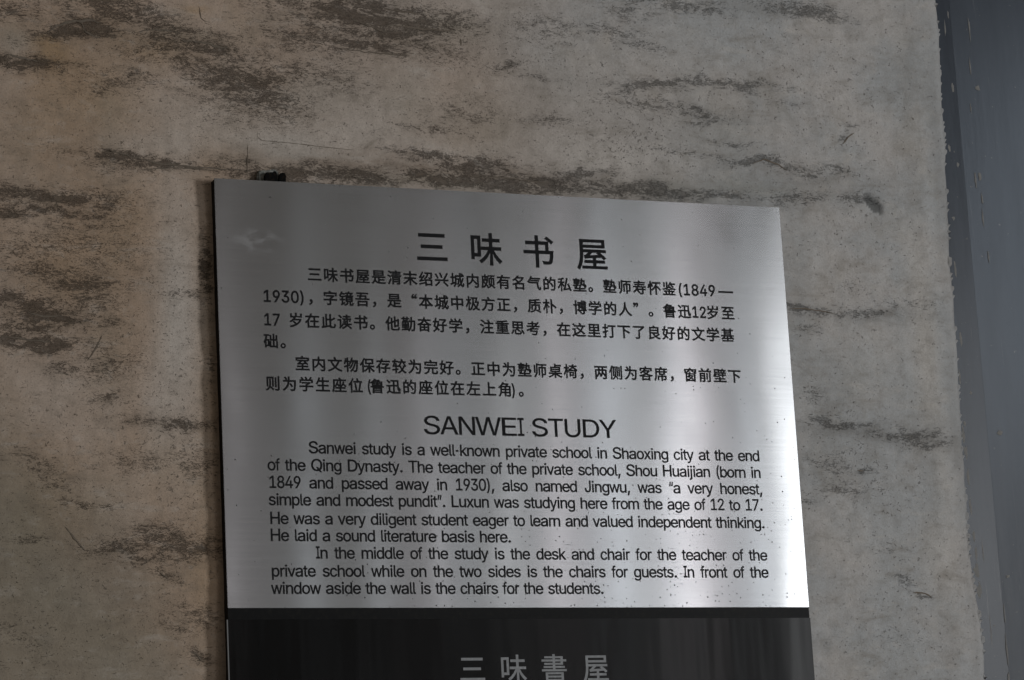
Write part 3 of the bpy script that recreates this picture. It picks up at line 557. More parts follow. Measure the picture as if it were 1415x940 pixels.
# ---- lettering
HAN_OUTLINES = [
[1000,[61,371,61,333,439,333,439,371],[93,208,93,170,400,170,400,208],[32,34,32,-3,467,-3,467,34]],
[1000,[307,417,307,337,205,337,205,301,307,301,307,217,186,217,186,181,293,181,256,116,208,60,154,18,179,-11,227,28,271,79,307,139,307,-39,345,-39,345,138,378,81,414,30,453,-10,481,21,436,63,394,118,360,181,475,181,475,217,345,217,345,301,455,301,455,337,345,337,345,417],[36,374,36,44,71,44,71,83,168,83,168,374],[71,338,133,338,133,119,71,119]],
[1000,[358,380,393,356,426,331,452,308,475,337,381,405],[63,332,63,296,209,296,209,197,30,197,30,161,209,161,209,-39,247,-39,247,161,432,161,426,102,419,66,409,48,404,45,398,44,388,43,313,47,319,35,324,23,326,10,402,9,418,12,430,17,441,25,454,49,464,99,471,180,473,197,400,197,400,332,247,332,247,418,209,418,209,332],[247,197,247,296,363,296,363,197]],
[1000,[108,363,405,363,405,313,108,313],[70,394,70,255,70,203,66,146,57,88,41,31,17,-21,50,-40,76,15,93,75,102,138,107,199,108,255,108,282,442,282,442,394],[141,122,156,126,192,129,264,134,264,90,134,90,134,59,264,59,264,5,96,5,96,-25,473,-25,473,5,300,5,300,59,435,59,435,90,300,90,300,137,393,142,425,110,454,130,426,158,390,188,352,215,458,215,458,246,111,246,111,215,207,215,158,171,130,156],[324,199,361,170,194,161,254,215,351,215]],
[1000,[118,303,378,303,378,262,118,262],[118,371,378,371,378,330,118,330],[82,399,82,234,416,234,416,399],[115,149,96,82,64,27,17,-14,46,-40,77,-14,103,18,124,54,152,19,185,-5,226,-20,274,-28,330,-30,467,-30,481,6,332,5,273,8,273,77,439,77,439,110,273,110,273,166,471,166,471,199,29,199,29,166,235,166,235,14,196,30,164,56,140,95,153,144]],
[1000,[41,386,70,369,98,349,120,331,143,360,121,378,92,396,63,411],[17,253,48,235,78,215,100,197,123,226,99,244,69,263,39,279],[33,-10,67,-33,92,18,118,75,141,130,111,152,85,93,58,36],[215,106,396,106,396,67,215,67],[215,134,215,171,396,171,396,134],[287,420,287,381,159,381,159,352,287,352,287,320,171,320,171,292,287,292,287,258,140,258,140,229,475,229,475,258,324,258,324,292,444,292,444,320,324,320,324,352,456,352,456,381,324,381,324,420],[180,200,180,-39,215,-39,215,38,396,38,396,2,396,-2,393,-5,387,-6,331,-5,342,-38,373,-38,397,-36,414,-32,425,-25,430,-14,432,2,432,200]],
[1000,[229,420,229,335,31,335,31,298,229,298,229,211,57,211,57,174,207,174,154,113,88,60,18,21,45,-11,112,30,175,85,229,148,229,-39,269,-39,269,151,324,87,388,32,455,-10,483,22,414,61,347,114,292,174,445,174,445,211,269,211,269,298,471,298,471,335,269,335,269,420]],
[1000,[20,26,27,-9,203,34,200,66],[30,211,41,215,67,220,119,227,62,157,47,141,34,130,22,124,34,91,52,98,100,109,204,130,204,162,89,140,129,188,168,239,204,293,174,312,142,259,68,252,99,298,128,349,154,402,120,418,94,359,66,308,47,277,37,262,27,252,17,246],[228,166,228,-39,264,-39,264,-15,418,-15,418,-37,456,-37,456,166],[264,19,264,132,418,132,418,19],[210,395,210,361,294,361,287,325,275,291,256,261,229,234,192,213,215,185,257,210,287,241,308,277,322,317,331,361,425,361,421,294,415,255,407,236,403,233,398,231,391,231,340,233,346,222,349,210,351,198,407,198,420,201,430,205,438,212,449,238,457,290,462,379,463,395]],
[1000,[26,179,26,143,473,143,473,179],[305,97,354,52,401,4,438,-37,474,-16,436,25,387,71,339,115],[152,117,118,72,72,28,22,-10,53,-37,104,4,152,52,192,102],[29,361,60,312,86,260,104,214,141,231,122,276,95,327,63,375],[178,400,202,349,222,296,234,248,272,261,258,309,238,361,213,412],[424,399,394,334,356,266,318,207,354,195,393,252,432,319,467,387]],
[1000,[20,64,32,27,170,82,163,116,114,98,114,263,162,263,162,298,114,298,114,414,79,414,79,298,26,298,26,263,79,263,79,85],[433,253,421,208,406,166,387,127,380,181,375,242,371,308,476,308,476,343,440,343,465,361,449,379,427,399,404,417,379,400,401,382,421,362,437,343,370,343,369,420,333,420,335,343,183,343,183,187,182,147,178,104,169,61,153,19,128,-18,155,-41,183,0,201,46,212,94,217,142,218,187,218,209,281,209,280,137,277,96,273,79,260,74,221,75,230,44,275,44,286,46,294,50,301,57,308,81,312,134,313,226,314,241,218,241,218,308,336,308,341,225,349,148,360,82,331,47,298,15,260,-12,287,-38,318,-15,346,11,371,40,389,0,410,-26,436,-35,453,-32,466,-22,475,-3,481,25,485,64,457,83,454,36,449,9,440,1,425,10,410,36,397,76,426,127,449,184,467,246]],
[1000,[49,334,49,-41,86,-41,86,297,231,297,227,256,215,213,193,169,155,128,99,89,126,61,184,103,224,148,249,196,295,151,338,106,371,67,402,92,363,135,312,184,260,232,269,297,414,297,414,10,413,3,410,-1,402,-2,322,-1,335,-39,376,-39,407,-38,429,-33,442,-25,449,-11,451,9,451,334,269,334,269,420,231,420,231,334]],
[1000,[349,250,347,162,338,95,318,46,281,11,221,-13,240,-40,304,-12,345,27,367,82,378,155,380,250],[366,43,400,16,433,-13,459,-38,482,-11,456,13,423,41,389,67],[273,304,273,68,304,68,304,276,425,276,425,69,458,69,458,304,365,304,384,358,475,358,475,390,262,390,262,358,350,358,331,304],[132,328,132,241,78,241,78,328],[82,160,152,86,126,50,97,21,64,-2,87,-29,119,-6,148,24,174,59,215,6,241,28,192,89,212,133,228,181,240,234,220,242,213,241,163,241,163,328,216,328,197,270,226,262,257,355,233,362,228,360,163,360,163,420,132,420,132,360,45,360,45,198,44,128,36,52,17,-18,44,-39,66,37,76,121,78,199,78,209,202,209,193,176,182,144,169,115,106,179]],
[1000,[195,420,173,355,31,355,31,320,158,320,121,256,75,199,20,152,44,123,74,147,102,174,127,203,127,-39,164,-39,164,59,374,59,374,7,373,2,370,-2,363,-3,290,-2,302,-38,341,-38,369,-37,389,-33,402,-25,409,-12,411,7,411,262,168,262,198,320,469,320,469,355,213,355,233,411],[164,144,374,144,374,92,164,92],[164,176,164,228,374,228,374,176]],
[1000,[131,264,208,203,148,175,86,153,23,136,43,102,126,126,126,-39,163,-39,163,-13,386,-13,386,-39,424,-39,424,170,225,170,274,199,319,232,359,269,394,311,422,356,397,372,390,370,213,370,246,413,203,421,164,372,108,323,34,279,61,250,106,277,146,305,180,335,366,335,333,294,291,256,243,222,160,286],[386,21,163,21,163,135,386,135]],
[1000,[127,295,127,263,426,263,426,295],[128,421,99,350,60,287,14,235,47,212,77,247,105,287,131,331,463,331,463,364,147,364,166,412],[76,224,76,191,349,191,354,117,364,54,380,4,405,-28,439,-39,463,-31,476,-4,481,43,455,65,453,29,449,6,442,-2,421,10,406,44,396,95,389,156,385,224]],
[1000,[276,211,305,172,332,130,352,94,384,114,363,149,335,189,305,228],[120,421,99,339,43,339,43,-27,78,-27,78,12,217,12,217,339,134,339,160,414],[78,306,183,306,183,200,78,200],[78,46,78,167,183,167,183,46],[299,422,279,354,253,291,221,239,253,218,270,244,285,274,300,306,428,306,421,145,411,52,398,12,392,7,385,4,376,3,302,6,308,-5,312,-18,314,-29,389,-30,405,-27,418,-21,429,-9,446,36,456,139,464,322,464,341,313,341,335,414]],
[1000,[218,-10,240,-3,298,8,426,28,442,-25,479,-9,458,58,427,136,393,213,358,200,414,62,263,40,300,151,333,274,359,399,319,406,293,279,263,167,242,98,229,63,217,39,205,27],[209,413,157,396,94,381,28,369,39,340,118,353,118,279,29,279,29,244,112,244,84,185,49,130,13,86,32,50,63,89,92,136,118,188,118,-39,154,-39,154,200,210,120,233,151,154,238,154,244,236,244,236,279,154,279,154,360,231,382]],
[1000,[82,317,191,317,191,289,82,289],[49,339,49,268,225,268,225,339],[314,416,314,351,255,351,255,318,313,318,306,261,268,284,249,261,297,229,282,196,260,164,230,134,250,115,230,115,230,83,69,83,69,53,230,53,230,8,23,8,23,-23,477,-23,477,8,268,8,268,53,435,53,435,83,268,83,268,115,259,115,287,145,309,176,324,208,365,171,385,198,335,241,341,267,344,293,346,318,392,318,393,244,397,185,406,142,421,116,445,107,466,115,476,140,480,186,458,206,457,172,454,148,448,139,432,165,426,237,426,351,346,351,346,416],[115,413,126,383,26,383,26,357,248,357,248,383,162,383,146,423],[52,250,52,226,168,226,122,199,122,192,22,187,25,160,122,166,122,136,122,132,119,130,114,129,62,129,73,104,101,104,123,105,139,108,149,113,154,122,155,135,155,168,246,174,247,199,160,194,229,234,208,251,201,250]],
[1000,[97,122,73,118,52,107,36,91,25,70,21,46,25,22,36,1,52,-16,73,-27,97,-30,121,-27,142,-16,159,1,170,22,173,46,170,70,159,91,142,107,121,118],[97,-5,72,2,53,20,46,46,53,71,72,90,97,96,123,90,141,71,148,46,141,20,123,2]],
[1000,[127,419,127,219,126,167,120,116,107,69,85,25,50,-14,78,-39,115,4,140,52,154,105,160,161,162,219,162,419],[47,362,47,120,81,120,81,362],[209,297,209,32,244,32,244,263,311,263,311,-39,347,-39,347,263,420,263,420,75,419,71,417,69,412,68,371,68,382,35,407,36,426,38,439,42,449,49,453,60,454,75,454,297,347,297,347,359,474,359,474,394,191,394,191,359,311,359,311,297]],
[1000,[160,77,185,51,209,24,227,0,259,21,241,45,216,72,190,96],[219,421,212,377,56,377,56,344,206,344,197,303,75,303,75,272,188,272,173,228,26,228,26,195,158,195,123,135,77,84,20,42,50,13,95,47,133,86,165,130,165,111,344,111,344,6,344,1,340,-2,334,-3,266,-2,280,-39,315,-39,342,-37,361,-33,374,-25,381,-13,382,5,382,111,461,111,461,145,382,145,382,189,344,189,344,145,174,145,200,195,474,195,474,228,213,228,227,272,427,272,427,303,235,303,245,344,446,344,446,377,251,377,258,417]],
[1000,[89,420,89,-39,126,-39,126,420],[40,323,35,280,26,234,14,195,45,184,57,226,66,274,70,319],[131,328,145,296,158,263,167,234,197,249,188,277,174,309,158,340],[331,247,374,202,416,155,448,114,477,138,445,178,402,224,358,267],[176,388,176,351,315,351,272,267,216,193,150,135,179,106,220,142,258,183,293,230,293,-38,330,-38,330,295,356,351,472,351,472,388]],
[1000,[113,66,139,7,172,19,145,76],[310,299,403,232,424,258,331,322],[154,418,154,239,191,239,191,418],[55,399,55,249,91,249,91,399],[249,275,187,233,106,200,16,177,37,147,142,178,142,154,229,154,229,113,66,113,66,84,229,84,229,4,32,4,32,-27,467,-27,467,4,354,4,392,69,354,77,318,4,267,4,267,84,436,84,436,113,267,113,267,154,355,154,355,181,461,150,483,179,408,197,333,222,271,251,279,259],[152,182,186,197,218,214,247,232,279,214,315,197,354,182],[294,417,274,371,247,331,214,297,245,276,262,293,278,313,292,335,470,335,470,367,311,367,329,409]],
[1000,[78,-53,108,-40,132,-21,150,2,161,29,165,60,160,90,146,110,122,117,104,113,90,101,84,81,90,62,103,50,122,46,130,47,122,16,100,-8,67,-27]],
[1000,[230,181,230,150,34,150,34,114,230,114,230,7,229,1,225,-2,218,-3,143,-2,159,-39,197,-39,225,-38,246,-33,260,-25,267,-13,269,6,269,114,465,114,465,150,269,150,269,168,313,195,354,226,389,258,364,277,355,275,116,275,116,240,317,240,290,218,260,198],[212,412,237,368,40,368,40,264,77,264,77,332,421,332,421,264,460,264,460,368,281,368,248,423]],
[1000,[265,151,419,151,419,117,265,117],[265,209,419,209,419,176,265,176],[314,415,328,383,223,383,223,352,463,352,463,383,366,383,348,423],[391,348,370,293,285,293,312,300,293,349,263,342,279,293,208,293,208,261,475,261,475,293,404,293,426,340],[231,235,231,91,280,91,275,59,264,33,246,14,217,-1,176,-12,196,-41,243,-27,275,-7,297,18,309,51,315,91,359,91,359,6,363,-18,375,-31,401,-34,444,-34,466,-28,478,-8,483,34,453,46,451,13,447,-2,439,-5,406,-5,399,-4,395,-1,394,7,394,91,454,91,454,235],[87,418,69,373,45,332,17,297,37,263,54,283,70,305,85,329,190,329,190,363,102,363,121,409],[29,172,29,137,96,137,96,43,92,23,81,7,69,-2,90,-35,102,-24,134,-3,200,38,192,70,132,35,132,137,197,137,197,172,132,172,132,239,183,239,183,273,51,273,51,239,96,239,96,172]],
[1000,[84,311,84,279,169,279,150,211,23,211,23,178,477,178,477,211,377,211,384,311,358,313,351,311,215,311,228,369,442,369,442,402,62,402,62,369,189,369,176,311],[190,211,207,279,346,279,341,211],[89,128,89,-42,126,-42,126,-17,374,-17,374,-41,413,-41,413,128],[126,16,126,95,374,95,374,16]],
[1000,[230,419,230,314,32,314,32,276,183,276,139,194,83,123,18,70,46,39,88,74,128,116,164,165,196,219,222,276,230,276,230,91,113,91,113,53,230,53,230,-40,269,-40,269,53,386,53,386,91,269,91,269,276,276,276,302,219,334,165,370,116,410,74,453,40,482,73,416,125,358,195,314,276,468,276,468,314,269,314,269,419]],
[1000,[229,420,229,330,48,330,48,93,85,93,85,124,229,124,229,-39,268,-39,268,124,412,124,412,95,451,95,451,330,268,330,268,420],[85,161,85,294,229,294,229,161],[412,161,268,161,268,294,412,294]],
[1000,[98,420,98,323,31,323,31,288,95,288,74,218,47,151,15,98,35,62,58,102,79,151,98,205,98,-39,132,-39,132,228,169,156,192,183,132,274,132,288,187,288,187,323,132,323,132,420],[193,387,193,353,250,353,245,258,234,173,215,98,187,34,146,-18,177,-40,220,19,250,91,269,174,288,132,311,93,336,57,308,30,276,7,242,-12,268,-40,301,-21,332,2,361,29,390,3,423,-20,458,-38,483,-7,448,10,415,32,385,58,418,110,445,172,464,243,441,252,434,251,378,251,414,387],[286,353,369,353,332,218,421,218,406,169,385,124,360,85,327,134,300,189,279,248]],
[1000,[220,409,254,333,34,333,34,297,170,297,165,227,153,157,129,92,87,34,23,-11,50,-41,101,-7,139,33,167,78,187,128,199,180,378,180,369,88,359,32,345,6,339,2,331,0,321,0,237,3,244,-8,248,-21,250,-33,334,-34,352,-32,366,-27,378,-17,395,16,407,84,417,199,419,217,205,217,211,297,468,297,468,333,257,333,292,349,256,423]],
[1000,[94,255,94,19,26,19,26,-17,475,-17,475,19,282,19,282,176,439,176,439,213,282,213,282,346,458,346,458,383,45,383,45,346,243,346,243,19,132,19,132,255]],
[1000,[297,34,350,13,403,-13,445,-37,471,-11,429,11,376,36,323,57],[271,174,271,129,269,103,257,74,231,45,182,16,106,-10,131,-39,212,-9,264,25,293,61,306,96,309,128,309,174],[145,230,145,57,183,57,183,194,398,194,398,55,437,55,437,230,293,230,300,279,475,279,475,312,304,312,309,367,445,387,415,417,318,402,196,390,70,383,70,243,69,194,65,141,57,87,42,34,18,-15,51,-34,76,17,92,74,101,133,106,191,107,243,107,279,262,279,257,230],[265,312,107,312,107,352,269,363]],
[1000,[119,419,119,323,26,323,26,288,113,288,90,216,58,147,22,92,43,59,71,101,97,153,119,210,119,-40,158,-40,158,223,213,133,236,169,158,272,158,288,239,288,239,323,158,323,158,419],[294,420,294,-39,334,-39,334,234,379,200,421,164,453,132,483,161,445,196,397,234,347,270,334,258,334,420]],
[1000,[207,57,232,36,255,12,272,-9,299,12,282,33,258,56,233,76],[195,307,195,137,228,137,228,171,303,171,303,139,338,139,338,171,419,171,419,137,453,137,453,307,338,307,338,335,479,335,479,365,442,365,454,380,434,394,409,407,384,418,366,397,424,365,338,365,338,420,303,420,303,365,168,365,168,335,303,335,303,307],[303,225,303,196,228,196,228,225],[338,225,419,225,419,196,338,196],[303,250,228,250,228,280,303,280],[338,250,338,280,419,280,419,250],[369,151,369,112,154,112,154,80,369,80,369,0,368,-5,366,-7,360,-8,303,-8,314,-39,346,-39,369,-38,386,-34,398,-28,403,-17,405,-1,405,80,482,80,482,112,405,112,405,151],[81,420,81,288,20,288,20,253,81,253,81,-39,118,-39,118,253,177,253,177,288,118,288,118,420]],
[1000,[230,173,230,137,30,137,30,102,230,102,230,7,229,1,225,-2,217,-3,134,-3,151,-39,191,-38,221,-36,243,-32,258,-25,266,-13,268,6,268,102,472,102,472,137,268,137,268,157,313,180,356,206,392,234,367,253,359,251,114,251,114,218,317,218,290,201,260,186],[212,412,227,387,240,361,250,337,140,337,159,346,147,368,130,392,110,415,79,401,123,337,40,337,40,237,76,237,76,303,426,303,426,237,464,237,464,337,381,337,430,404,392,417,378,391,360,363,341,337,260,337,286,347,276,371,262,399,245,424]],
[1000,[228,418,226,355,215,265,184,165,123,69,21,-8,52,-38,117,6,168,59,206,118,233,179,251,240,270,181,297,119,336,60,388,6,455,-36,482,-4,393,57,332,135,295,219,275,293,267,344,270,418]],
[1000,[115,299,125,280,156,302,179,333,188,374,183,399,168,415,148,421,130,417,118,405,114,389,118,373,129,361,145,357,159,361,154,338,139,317],[19,299,29,280,60,302,83,333,92,374,87,399,72,415,52,421,34,417,22,405,18,389,22,373,33,361,50,357,63,361,58,338,43,317]],
[1000,[385,404,374,423,344,403,321,371,312,330,317,305,332,289,351,282,370,287,382,300,385,315,382,331,371,343,354,347,340,343,346,366,361,387],[481,404,470,423,440,403,417,371,408,330,413,305,428,289,447,282,466,287,478,300,481,315,478,331,467,343,450,347,436,343,442,366,457,387]],
[1000,[36,179,36,152,462,152,462,179],[135,41,363,41,363,4,135,4],[135,67,135,102,363,102,363,67],[99,130,99,-41,135,-41,135,-23,363,-23,363,-39,401,-39,401,130],[156,362,285,362,256,333,126,333],[160,421,127,380,79,338,18,299,41,273,83,299,83,200,417,200,417,333,302,333,314,346,326,361,335,376,310,390,303,388,179,388,198,414],[118,255,231,255,231,225,118,225],[265,255,381,255,381,225,265,225],[118,307,231,307,231,278,118,278],[265,307,381,307,381,278,265,278]],
[1000,[30,382,61,355,89,325,109,297,139,320,118,347,89,376,58,402],[244,344,244,233,155,233,155,199,244,199,244,30,280,30,280,199,363,199,363,233,280,233,280,344],[163,393,163,359,380,359,382,249,386,159,397,92,415,51,445,36,466,44,477,68,482,113,459,139,458,106,454,83,448,74,433,90,424,134,419,202,417,290,417,393],[131,228,22,228,22,193,95,193,95,44,72,32,47,14,22,-7,47,-40,75,-11,100,9,121,17,134,13,149,3,167,-9,204,-25,247,-32,300,-34,472,-29,483,10,300,1,251,3,209,9,174,23,131,49]],
[1000,[68,397,68,279,193,279,157,230,107,186,49,150,73,121,107,141,140,164,169,190,372,190,344,144,309,106,267,73,240,99,209,126,178,150,149,132,180,107,210,80,235,54,177,28,114,8,46,-6,69,-40,160,-17,245,17,319,65,380,128,424,209,399,225,392,223,200,223,234,271,212,279,439,279,439,397,399,397,399,312,270,312,270,422,231,422,231,312,106,312,106,397]],
[1000,[73,211,103,217,192,222,391,231,422,195,455,218,420,256,374,297,326,335,297,315,359,262,127,253,159,284,190,319,221,357,458,357,458,392,38,392,38,357,171,357,141,320,114,290,95,272,83,261,71,253,61,248],[230,207,230,142,71,142,71,107,230,107,230,15,27,15,27,-20,474,-20,474,15,268,15,268,107,432,107,432,142,268,142,268,207]],
[1000,[195,420,169,342,31,342,31,306,152,306,116,245,72,189,19,143,38,108,96,159,96,-38,134,-38,134,203,156,236,177,271,195,306,469,306,469,342,210,342,234,410],[299,280,299,184,186,184,186,149,299,149,299,7,166,7,166,-28,469,-28,469,7,336,7,336,149,450,149,450,184,336,184,336,280]],
[1000,[22,6,29,-33,268,11,265,49,194,36,194,229,265,229,265,265,194,265,194,420,156,420,156,29,99,19,99,318,62,318,62,13],[290,420,290,45,292,17,298,-3,309,-15,326,-22,349,-23,426,-23,449,-20,465,-8,475,12,482,43,485,85,449,102,446,47,439,20,423,12,354,12,339,15,332,24,330,44,330,199,379,225,426,252,468,280,437,311,407,286,370,261,330,237,330,420]],
[1000,[221,226,249,210,274,192,294,175,312,197,292,213,266,230,239,245],[185,180,213,164,239,146,259,128,277,150,257,167,231,185,203,200],[341,52,384,22,424,-11,455,-41,479,-17,448,13,406,45,364,74],[52,384,81,359,108,332,129,307,155,335,133,358,105,384,76,408],[183,296,183,264,425,264,403,205,433,197,468,292,444,298,438,296,342,296,342,341,447,341,447,373,342,373,342,420,305,420,305,373,202,373,202,341,305,341,305,296],[319,244,319,185,319,166,317,146,313,125,173,125,173,92,300,92,274,55,230,19,165,-13,187,-42,237,-19,276,7,305,34,327,63,341,92,473,92,473,125,350,125,355,184,355,244],[20,263,20,227,94,227,94,44,90,23,80,7,70,-3,90,-30,90,-29,102,-17,130,8,188,56,174,88,129,52,129,263]],
[1000,[199,370,199,238,135,213,150,180,199,199,199,36,201,8,209,-12,223,-25,246,-32,277,-33,407,-33,436,-31,456,-21,469,-4,477,22,481,58,446,73,441,28,430,7,406,1,278,1,251,4,239,14,236,36,236,213,310,242,310,71,345,71,345,256,423,286,423,217,421,168,418,142,414,133,409,129,401,127,363,128,372,93,423,96,437,103,447,114,453,133,457,170,458,234,459,317,461,324,435,334,428,329,423,325,345,295,345,419,310,419,310,281,236,252,236,370],[133,418,99,343,57,275,9,218,30,182,80,243,80,-39,117,-39,117,301,136,336,153,372,168,407]],
[1000,[332,416,331,302,267,302,267,267,330,267,326,206,319,150,307,99,289,53,264,14,264,27,164,19,164,54,255,54,255,80,164,80,164,110,265,110,265,138,164,138,164,164,257,164,257,268,164,268,164,292,222,292,222,351,274,351,274,379,222,379,222,420,187,420,187,379,108,379,108,420,74,420,74,379,21,379,21,351,74,351,74,292,129,292,129,268,39,268,39,164,129,164,129,138,33,138,33,110,129,110,129,80,41,80,41,54,129,54,129,16,19,8,23,-24,247,-5,235,-15,262,-42,302,3,330,57,349,120,360,190,365,267,437,267,432,121,426,39,416,5,412,0,406,-2,399,-3,346,-1,351,-12,355,-25,356,-36,415,-36,428,-33,438,-28,447,-17,460,23,468,117,473,284,473,302,366,302,367,416],[187,351,187,317,108,317,108,351],[72,241,129,241,129,191,72,191],[164,241,223,241,223,191,164,191]],
[1000,[236,420,217,355,43,355,43,321,201,321,181,291,154,263,118,238,73,215,17,197,37,167,94,187,94,-39,130,-39,130,-9,367,-9,367,-39,404,-39,404,187,457,169,482,201,434,215,391,234,352,259,320,288,293,321,464,321,464,355,256,355,273,420],[242,321,255,321,283,278,319,241,360,210,140,210,185,243,218,281],[130,21,130,85,230,85,230,21],[367,21,267,21,267,85,367,85],[130,116,130,177,230,177,230,116],[367,116,267,116,267,177,367,177]],
[1000,[32,146,113,85,84,46,51,14,13,-9,36,-39,76,-13,111,20,141,60,193,5,218,36,160,95,184,156,202,229,213,313,190,319,183,317,110,317,127,417,90,420,74,317,20,317,20,282,67,282],[174,282,164,221,150,167,131,119,73,160,103,282],[330,265,330,207,214,207,214,172,330,172,330,5,330,-1,326,-4,320,-5,255,-4,268,-40,303,-40,329,-38,347,-34,360,-26,367,-14,369,4,369,172,480,172,480,207,369,207,369,256,404,290,437,328,465,367,439,385,430,383,237,383,237,348,404,348,382,319,357,290]],
[1000,[47,387,81,369,115,349,142,331,163,362,136,379,102,398,68,414],[21,248,55,231,88,212,113,194,134,225,108,243,74,261,41,276],[35,-9,67,-34,98,17,129,72,158,127,131,152,99,94,66,37],[274,409,291,381,305,352,315,326,352,341,341,366,326,395,308,422],[167,324,167,289,298,289,298,176,186,176,186,140,298,140,298,11,151,11,151,-24,481,-24,481,11,337,11,337,140,451,140,451,176,337,176,337,289,469,289,469,324]],
[1000,[79,270,79,114,229,114,229,80,63,80,63,50,229,50,229,6,26,6,26,-24,474,-24,474,6,267,6,267,50,443,50,443,80,267,80,267,114,424,114,424,270,267,270,267,300,472,300,472,331,267,331,267,370,423,388,403,417,307,405,188,396,66,390,74,361,229,367,229,331,29,331,29,300,229,300,229,270],[116,180,229,180,229,142,116,142],[267,180,386,180,386,142,267,142],[116,243,229,243,229,205,116,205],[267,243,386,243,386,205,267,205]],
[1000,[144,120,144,21,146,1,152,-14,165,-23,184,-28,212,-29,313,-29,337,-27,354,-19,365,-4,372,20,376,55,342,70,338,28,329,9,310,5,215,5,194,6,184,11,181,21,181,120],[190,140,229,117,266,90,294,66,321,92,292,116,254,141,215,163],[371,115,399,73,423,29,439,-10,475,5,458,44,433,88,404,129],[79,123,66,82,47,40,24,3,57,-14,80,24,99,68,112,111],[72,398,72,172,423,172,423,398],[108,269,230,269,230,205,108,205],[267,269,386,269,386,205,267,205],[108,364,230,364,230,301,108,301],[267,364,386,364,386,301,267,301]],
[1000,[418,397,379,353,336,311,287,272,245,272,245,329,354,329,354,361,245,361,245,420,208,420,208,361,79,361,79,329,208,329,208,272,35,272,35,239,241,239,170,197,96,160,20,129,37,96,82,115,127,135,170,157,133,77,356,77,348,39,339,14,329,1,323,-1,316,-3,305,-3,214,1,220,-10,225,-22,226,-34,315,-36,333,-34,347,-31,359,-23,373,-2,386,34,396,91,398,108,187,108,209,158,422,158,422,189,224,189,298,239,469,239,469,272,340,272,379,306,414,342,447,379]],
[1000,[30,378,58,352,83,324,101,299,132,321,113,346,87,373,59,398],[125,231,24,231,24,196,89,196,89,51,67,40,43,22,18,0,44,-36,68,-9,91,11,110,18,123,15,138,5,157,-6,195,-21,240,-28,294,-30,469,-24,481,17,423,12,357,9,295,8,244,10,201,16,165,28,125,51],[163,256,288,164,247,129,200,101,145,77,167,44,224,71,274,103,316,141,425,46,454,74,340,169,367,210,390,255,409,306,472,306,472,342,310,342,335,351,326,373,312,399,297,423,261,411,296,342,147,342,147,306,369,306,354,264,334,225,311,191,189,278]],
[1000,[114,272,234,272,234,208,114,208],[270,272,391,272,391,208,270,208],[114,366,234,366,234,303,114,303],[270,366,391,366,391,303,270,303],[61,116,61,81,231,81,231,9,27,9,27,-25,474,-25,474,9,272,9,272,81,447,81,447,116,272,116,272,174,430,174,430,400,77,400,77,174,231,174,231,116]],
[1000,[99,420,99,319,24,319,24,283,99,283,99,176,19,155,31,118,99,138,99,10,98,5,95,2,89,0,37,0,49,-35,80,-35,102,-33,118,-28,129,-20,135,-8,136,9,136,149,211,171,206,207,136,187,136,283,206,283,206,319,136,319,136,420],[209,378,209,340,351,340,351,15,350,8,346,5,338,3,254,3,269,-37,312,-37,344,-35,367,-30,381,-21,389,-7,391,15,391,340,480,340,480,378]],
[1000,[27,383,27,345,220,345,220,-39,260,-39,260,225,319,192,375,157,419,125,446,159,395,193,331,230,267,263,260,255,260,345,473,345,473,383]],
[1000,[48,381,48,344,372,344,330,308,281,274,232,245,232,9,231,2,227,-1,218,-2,126,-2,141,-40,187,-40,221,-38,245,-34,261,-26,269,-12,271,8,271,226,335,266,395,312,446,361,417,383,408,381]],
[1000,[376,250,376,190,127,190,127,250],[376,281,127,281,127,339,376,339],[85,-42,103,-34,151,-21,252,6,249,40,127,10,127,156,204,156,237,102,279,55,329,16,387,-14,452,-35,477,-2,426,12,380,31,338,54,376,77,415,102,449,127,418,151,386,126,348,100,310,76,285,101,262,127,244,156,414,156,414,372,279,372,259,424,222,416,237,372,88,372,88,31,84,11,75,-3,64,-12]],
[1000,[211,411,226,385,240,357,248,333,290,346,280,370,266,397,250,423],[25,332,25,295,103,295,136,223,176,157,223,100,164,58,96,24,18,-3,41,-39,120,-9,190,28,251,73,311,27,380,-9,457,-36,483,-2,408,23,340,57,280,100,327,156,366,221,398,295,477,295,477,332],[252,126,208,177,172,233,142,295,355,295,327,231,293,175]],
[1000,[342,419,342,371,160,371,160,420,122,420,122,371,46,371,46,340,122,340,122,179,23,179,23,147,132,147,99,114,59,85,18,64,42,35,91,64,136,103,173,147,331,147,367,105,411,68,458,41,483,70,442,90,403,116,370,147,477,147,477,179,380,179,380,340,455,340,455,371,380,371,380,419],[160,340,342,340,342,306,160,306],[230,131,230,89,127,89,127,58,230,58,230,5,62,5,62,-26,441,-26,441,5,268,5,268,58,373,58,373,89,268,89,268,131],[160,278,342,278,342,243,160,243],[160,215,342,215,342,179,160,179]],
[1000,[25,393,25,359,86,359,69,285,46,219,14,164,31,123,58,164,58,-17,90,-17,90,23,184,23,184,239,91,239,103,278,114,318,122,359,196,359,196,393],[90,205,152,205,152,56,90,56],[211,175,211,-8,429,-8,429,-35,465,-35,465,175,429,175,429,28,357,28,357,210,452,210,452,372,416,372,416,244,357,244,357,417,320,417,320,244,257,244,257,372,223,372,223,210,320,210,320,28,249,28,249,175]],
[1000,[74,108,74,75,230,75,230,8,29,8,29,-26,472,-26,472,8,269,8,269,75,428,75,428,108,269,108,269,160,230,160,230,108],[95,151,121,157,198,164,373,178,401,146,430,166,404,196,369,228,332,258,304,239,345,205,151,191,235,264,417,264,417,296,86,296,86,264,186,264,159,238,134,217,118,204,106,195,94,189,84,186],[217,414,237,375,35,375,35,287,71,287,71,341,427,341,427,287,465,287,465,375,279,375,253,425]],
